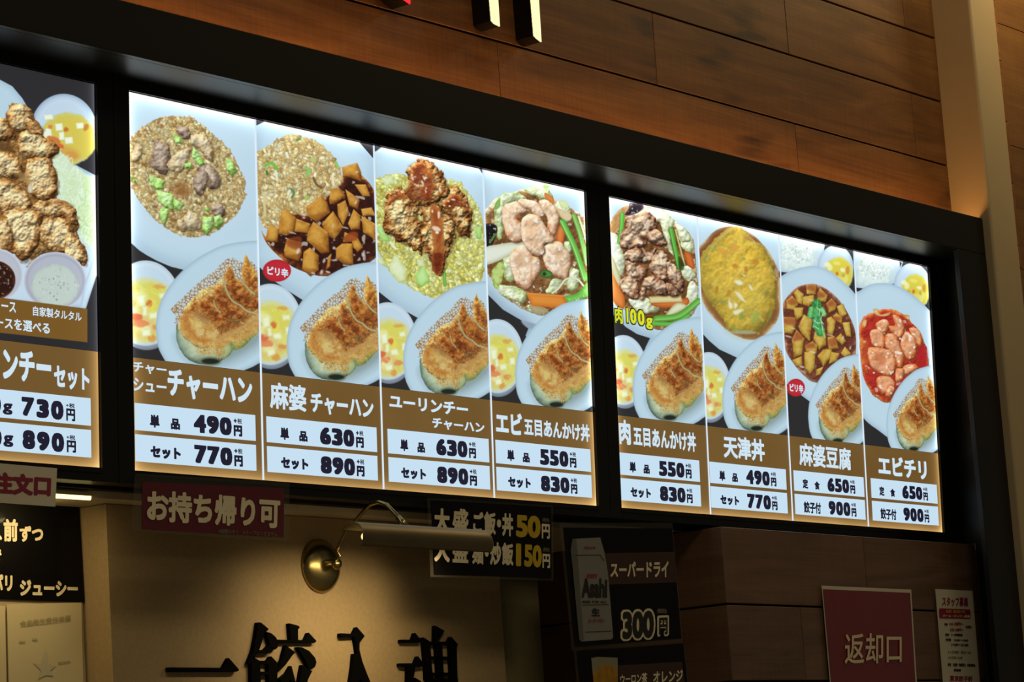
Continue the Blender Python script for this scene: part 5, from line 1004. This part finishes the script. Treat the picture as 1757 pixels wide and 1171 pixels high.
# large-portion price sign behind the lamp shade
ZL = (720, 840, 6.758)
def ql(x0, y0, x1, y1): return [at(*zp(ZL, x0, y0), YB), at(*zp(ZL, x1, y0+(x1-x0)*.075), YB), at(*zp(ZL, x1, y1), YB), at(*zp(ZL, x0, y1-(x1-x0)*.06), YB)]
q = [at(*zp(ZL, 132, 125), YB), at(*zp(ZL, 1528, 208), YB), at(*zp(ZL, 1530, 1032), YB), at(*zp(ZL, 168, 990), YB)]
mg = [at(*zp(ZL, 95, 95), YB), at(*zp(ZL, 1552, 190), YB), at(*zp(ZL, 1560, 1062), YB), at(*zp(ZL, 135, 1015), YB)]
r = sheet('portion_sign', 'black laminated price sign with cream and yellow characters behind the lamp shade', 'sign', q, YB, P_BLACK, mg)
letters(r, [('大', ql(165, 215, 345, 520), .05, 0), ('盛', ql(375, 218, 562, 530), .035, 0), ('ご', ql(615, 258, 735, 510), .05, 0), ('飯', ql(742, 258, 878, 530), .04, 0), ('・', ql(892, 350, 940, 445), .07, 0), ('丼', ql(952, 275, 1080, 550), .04, 0),
            ('50', ql(1112, 292, 1398, 572), .05, 1), ('円', ql(1412, 400, 1505, 578), .04, 0), ('(税別)', ql(1418, 332, 1500, 390), .03, 2),
            ('大', ql(165, 560, 345, 850), .05, 0), ('盛', ql(375, 560, 560, 860), .035, 0), ('麺', ql(605, 590, 735, 875), .03, 0), ('・', ql(750, 690, 796, 785), .07, 0), ('炒', ql(812, 610, 942, 885), .04, 0), ('飯', ql(948, 618, 1082, 890), .04, 0),
            ('1', ql(1112, 628, 1172, 895), .05, 1), ('50', ql(1208, 636, 1412, 912), .05, 1), ('円', ql(1420, 748, 1508, 918), .04, 0), ('(税別)', ql(1425, 675, 1502, 735), .03, 2)], [INK_L, INK_Y, INK_G])
# drinks posters
ZD = (940, 870, 3.888)
def qd(x0, y0, x1, y1, s0=0.0, s1=0.0): return quadpx(ZD, x0, y0, x1, y1, YB, s0, s1)
q = [at(*zp(ZD, 103, 140), YB), at(*zp(ZD, 828, 145), YB), at(*zp(ZD, 892, 880), YB), at(*zp(ZD, 182, 935), YB)]
mg = [at(*zp(ZD, 82, 105), YB), at(*zp(ZD, 835, 108), YB), at(*zp(ZD, 905, 905), YB), at(*zp(ZD, 165, 962), YB)]
r = sheet('drink_poster', 'black laminated poster with a silver drink can and price 300', 'poster', q, YB, P_BLACK, mg)
M_CAN = plain('can_silver', '#8d8a80', .4, metal=.3); M_CAN2 = plain('can_shade', '#6c6a62', .4, metal=.3); M_BAND = plain('brown_band', '#3c2018', .5)
def flat(m, z, pts, Y, mi=0, lift=.0008, t=.0002):
    m.prism([at(*zp(z, *p), Y-lift) for p in pts][::-1], (0, 1, 0), t, mi)
m = MB()
flat(m, ZD, [(385, 310), (842, 302), (862, 505), (405, 520)], YB, 2, .0006)
flat(m, ZD, [(165, 215), (350, 205), (352, 215), (382, 320), (402, 450), (436, 870), (425, 885), (225, 900), (210, 888), (165, 400), (152, 290)], YB, 0, .0009)
flat(m, ZD, [(165, 215), (190, 213), (200, 330), (240, 890), (225, 900), (210, 888), (165, 400), (152, 290)], YB, 1, .0012)
for pts in ([(182, 322), (350, 320), (378, 362), (374, 362), (348, 325), (184, 327)], [(250, 835), (425, 828), (425, 833), (250, 840)], [(232, 655), (405, 652), (405, 656), (232, 659)]): flat(m, ZD, pts, YB, 3, .0013)
m.obj('can_print', [M_CAN, M_CAN2, M_BAND, INK_D], r)
letters(r, [('スーパードライ', qd(415, 372, 802, 472, -.03, 0), .035, 0), ('300', qd(482, 688, 715, 900, -.05, -.05), .115, 0), ('300', qd(494, 702, 703, 886, -.05, -.05), .05, 2, 1.8), ('円', qd(727, 728, 805, 868, -.05, -.05), .10, 0), ('円', qd(738, 742, 795, 855, -.05, -.05), .035, 2, 1.8), ('(税別)', qd(725, 680, 790, 716), .04, 1),
            ('Asahi', qd(222, 478, 392, 610), .05, 2, 1.7), ('ASAHI', qd(235, 266, 312, 284), .03, 3, 1.7), ('DRY', qd(258, 450, 330, 478), .06, 3, 1.7), ('生', qd(288, 678, 342, 732), .05, 2, 1.7), ('スーパードライ', qd(268, 748, 372, 778), .04, 3, 1.7), ('BEER FOR ALL', qd(228, 628, 388, 645), .02, 2, 1.7)], [INK_L, INK_G, INK_D, INK_R])
q = [at(*zp(ZD, 196, 965), YB), at(*zp(ZD, 905, 912), YB), at(*zp(ZD, 985, 1700), YB), at(*zp(ZD, 275, 1770), YB)]
mg = [at(*zp(ZD, 178, 965), YB+.001), at(*zp(ZD, 912, 908), YB+.001), at(*zp(ZD, 1000, 1720), YB+.001), at(*zp(ZD, 258, 1795), YB+.001)]
r = sheet('drink_poster', 'black laminated poster with a glass of orange juice, under the can poster', 'poster', q, YB, P_BLACK, mg)
M_JUICE = plain('juice_print', '#a87a10', .5, noise=.3, scale=60); m = MB()
flat(m, ZD, [(470, 1060), (895, 1035), (915, 1200), (480, 1230)], YB, 2, .0006)
flat(m, ZD, [(290, 1010), (330, 1003), (465, 1008), (468, 1120), (470, 1560), (400, 1590), (340, 1580)], YB, 0, .0009)
flat(m, ZD, [(300, 1120), (340, 1080), (375, 1060), (410, 1050), (466, 1095), (468, 1540), (400, 1570), (345, 1560)], YB, 1, .0012)
m.obj('glass_print', [plain('glass_print_grey', '#8a8468', .5), M_JUICE, M_BAND], r)
letters(r, [('ウーロン茶', qd(480, 1122, 660, 1185, -.08, -.05), .03, 0), ('オレンジ', qd(700, 1100, 898, 1178, -.06, -.05), .03, 0)], [INK_L])
# return-counter sign and recruiting notice on the lower timber
ZN = (1390, 980, 4.787); YN = 2.934
q = [at(*zp(ZN, 95, 122), YN), at(*zp(ZN, 830, 155), YN), at(*zp(ZN, 925, 1700), YN), at(*zp(ZN, 225, 1640), YN)]
qi = [at(*zp(ZN, 106, 152), YN-.0008), at(*zp(ZN, 822, 182), YN-.0008), at(*zp(ZN, 912, 1690), YN-.0008), at(*zp(ZN, 236, 1630), YN-.0008)]
r = sheet('return_sign', 'red laminated sign with pale characters on the lower timber wall', 'sign', q, YN, P_WHITE, None, bulge=.002)
r2 = MB(); n = 12; V = []
for j in range(n+1):
    for i in range(n+1):
        s_, t_ = i/n, j/n; p = (qi[0]*(1-s_)+qi[1]*s_)*(1-t_)+(qi[3]*(1-s_)+qi[2]*s_)*t_; V.append(p+Vector((0, -.002*math.sin(math.pi*s_)*(.3+.7*t_), 0)))
r2.add(V, [(j*(n+1)+i, (j+1)*(n+1)+i, (j+1)*(n+1)+i+1, j*(n+1)+i+1) for j in range(n) for i in range(n)]); r2.obj('red_field', P_RED, r, smooth=True)
letters(r, [('返却口', quadpx(ZN, 280, 512, 748, 770, YN-.0024, .01, -.03), .012, 0)], [INK_L], lift=.0012)
q = [at(*zp(ZN, 1028, 150), YN), at(*zp(ZN, 1335, 165), YN), at(*zp(ZN, 1440, 1500), YN), at(*zp(ZN, 1140, 1500), YN)]
mg = [at(*zp(ZN, 1012, 125), YN), at(*zp(ZN, 1348, 142), YN), at(*zp(ZN, 1455, 1520), YN), at(*zp(ZN, 1125, 1520), YN)]
r = sheet('notice', 'narrow white laminated notice with small print beside the red sign', 'notice', q, YN, P_WHITE, mg)
m = MB(); flat(m, ZN, [(1065, 308), (1312, 318), (1318, 330), (1320, 385), (1312, 395), (1070, 390), (1062, 380), (1060, 320)], YN); m.obj('red_bar', INK_R, r)
def qn(x0, y0, x1, y1): return quadpx(ZN, x0, y0, x1, y1, YN, .03, .03)
letters(r, [('スタッフ募集', qn(1082, 212, 1295, 290), .03, 0), ('急募！東京餃子軒', qn(1112, 322, 1270, 345), .02, 4, 1.6), ('ホール・キッチン募集', qn(1085, 358, 1310, 382), .02, 3, 1.6), ('時給', qn(1100, 430, 1128, 450), .04, 1), ('平日', qn(1140, 430, 1162, 450), .04, 1), ('1,100円〜', qn(1165, 422, 1255, 452), .05, 0), ('土日1,200円〜', qn(1145, 470, 1255, 498), .05, 0), ('交通費有', qn(1275, 450, 1325, 474), .03, 1),
            ('勤務　3〜4時間程度', qn(1108, 514, 1250, 536), .04, 1), ('時間　10:00〜15:00', qn(1112, 556, 1295, 578), .04, 1), ('17:00〜21:00', qn(1158, 598, 1298, 618), .04, 1), ('※１日4時間・週2日〜OK', qn(1130, 655, 1320, 680), .02, 2), ('※お気軽に応募', qn(1132, 702, 1248, 724), .02, 2), ('待遇　交通費・制服貸与、食事補助有。', qn(1128, 758, 1358, 784), .04, 1), ('昇給有', qn(1178, 805, 1238, 828), .05, 1), ('東京餃子軒', qn(1145, 860, 1332, 908), .03, 0)], [INK_R, INK_D, INK_G, INK_L, INK_Y])
# poster and certificates in the alcove
YA = 3.1405
q = [at(-300, 815, YA), at(136, 864, YA), at(145.5, 1034, YA), at(-300, 1018, YA)]
r = sheet('menu_poster', 'black poster with cream brush lettering under the tube light', 'poster', q, YA, P_BLACK)
def qa(x0, y0, x1, y1): return quadpx(Z7, x0, y0, x1, y1, YA, .02, .02)
letters(r, [('一人', qa(-120, 335, 8, 440), .03, 0), ('前', qa(16, 332, 90, 448), .04, 0), ('ずつ', qa(98, 368, 220, 450), .045, 0), ('で', qa(-50, 490, 6, 550), .04, 0), ('パリパリ', qa(-160, 615, 62, 700), .05, 0), ('ジューシー', qa(100, 645, 398, 728), .05, 0)], [INK_L])
Y2 = 3.1385
q = [at(12, 1037, Y2), at(139.5, 1034.5, Y2), at(146, 1300, Y2), at(18, 1310, Y2)]
mg = [at(0, 1031, Y2+.001), at(152, 1036, Y2+.001), at(160, 1310, Y2+.001), at(0, 1320, Y2+.001)]
r = sheet('certificate', 'cream certificate with faint lettering below the black poster', 'certificate', q, Y2, P_CREAM, mg)
ZC = (0, 980, 6.13)
letters(r, [('食品衛生責任者票', [at(*zp(ZC, 205, 530), Y2), at(*zp(ZC, 740, 465), Y2), at(*zp(ZC, 742, 530), Y2), at(*zp(ZC, 208, 595), Y2)], .02, 0), ('施設名', [at(*zp(ZC, 195, 740), Y2), at(*zp(ZC, 265, 735), Y2), at(*zp(ZC, 265, 758), Y2), at(*zp(ZC, 195, 763), Y2)], .03, 0), ('氏名', [at(*zp(ZC, 335, 712), Y2), at(*zp(ZC, 388, 708), Y2), at(*zp(ZC, 388, 738), Y2), at(*zp(ZC, 335, 742), Y2)], .03, 0), ('責任者氏名', [at(*zp(ZC, 605, 960), Y2), at(*zp(ZC, 735, 945), Y2), at(*zp(ZC, 735, 970), Y2), at(*zp(ZC, 605, 985), Y2)], .03, 0)], [plain('faint_ink', '#a09468', .7)])
m = MB(); M_F2 = plain('faint_emblem', '#bcb492', .7)
flat(m, ZC, [(455, 900), (475, 820), (505, 880), (510, 980), (590, 1000), (530, 1050), (560, 1110), (480, 1100), (400, 1140), (430, 1050), (350, 970), (430, 990)], Y2); m.obj('emblem', M_F2, r)
q = [at(-120, 1042, Y2), at(8.5, 1040, Y2), at(14, 1310, Y2), at(-115, 1310, Y2)]
r = sheet('certificate', 'cream certificate mostly cut off by the left edge of the photo', 'certificate', q, Y2, P_CREAM)
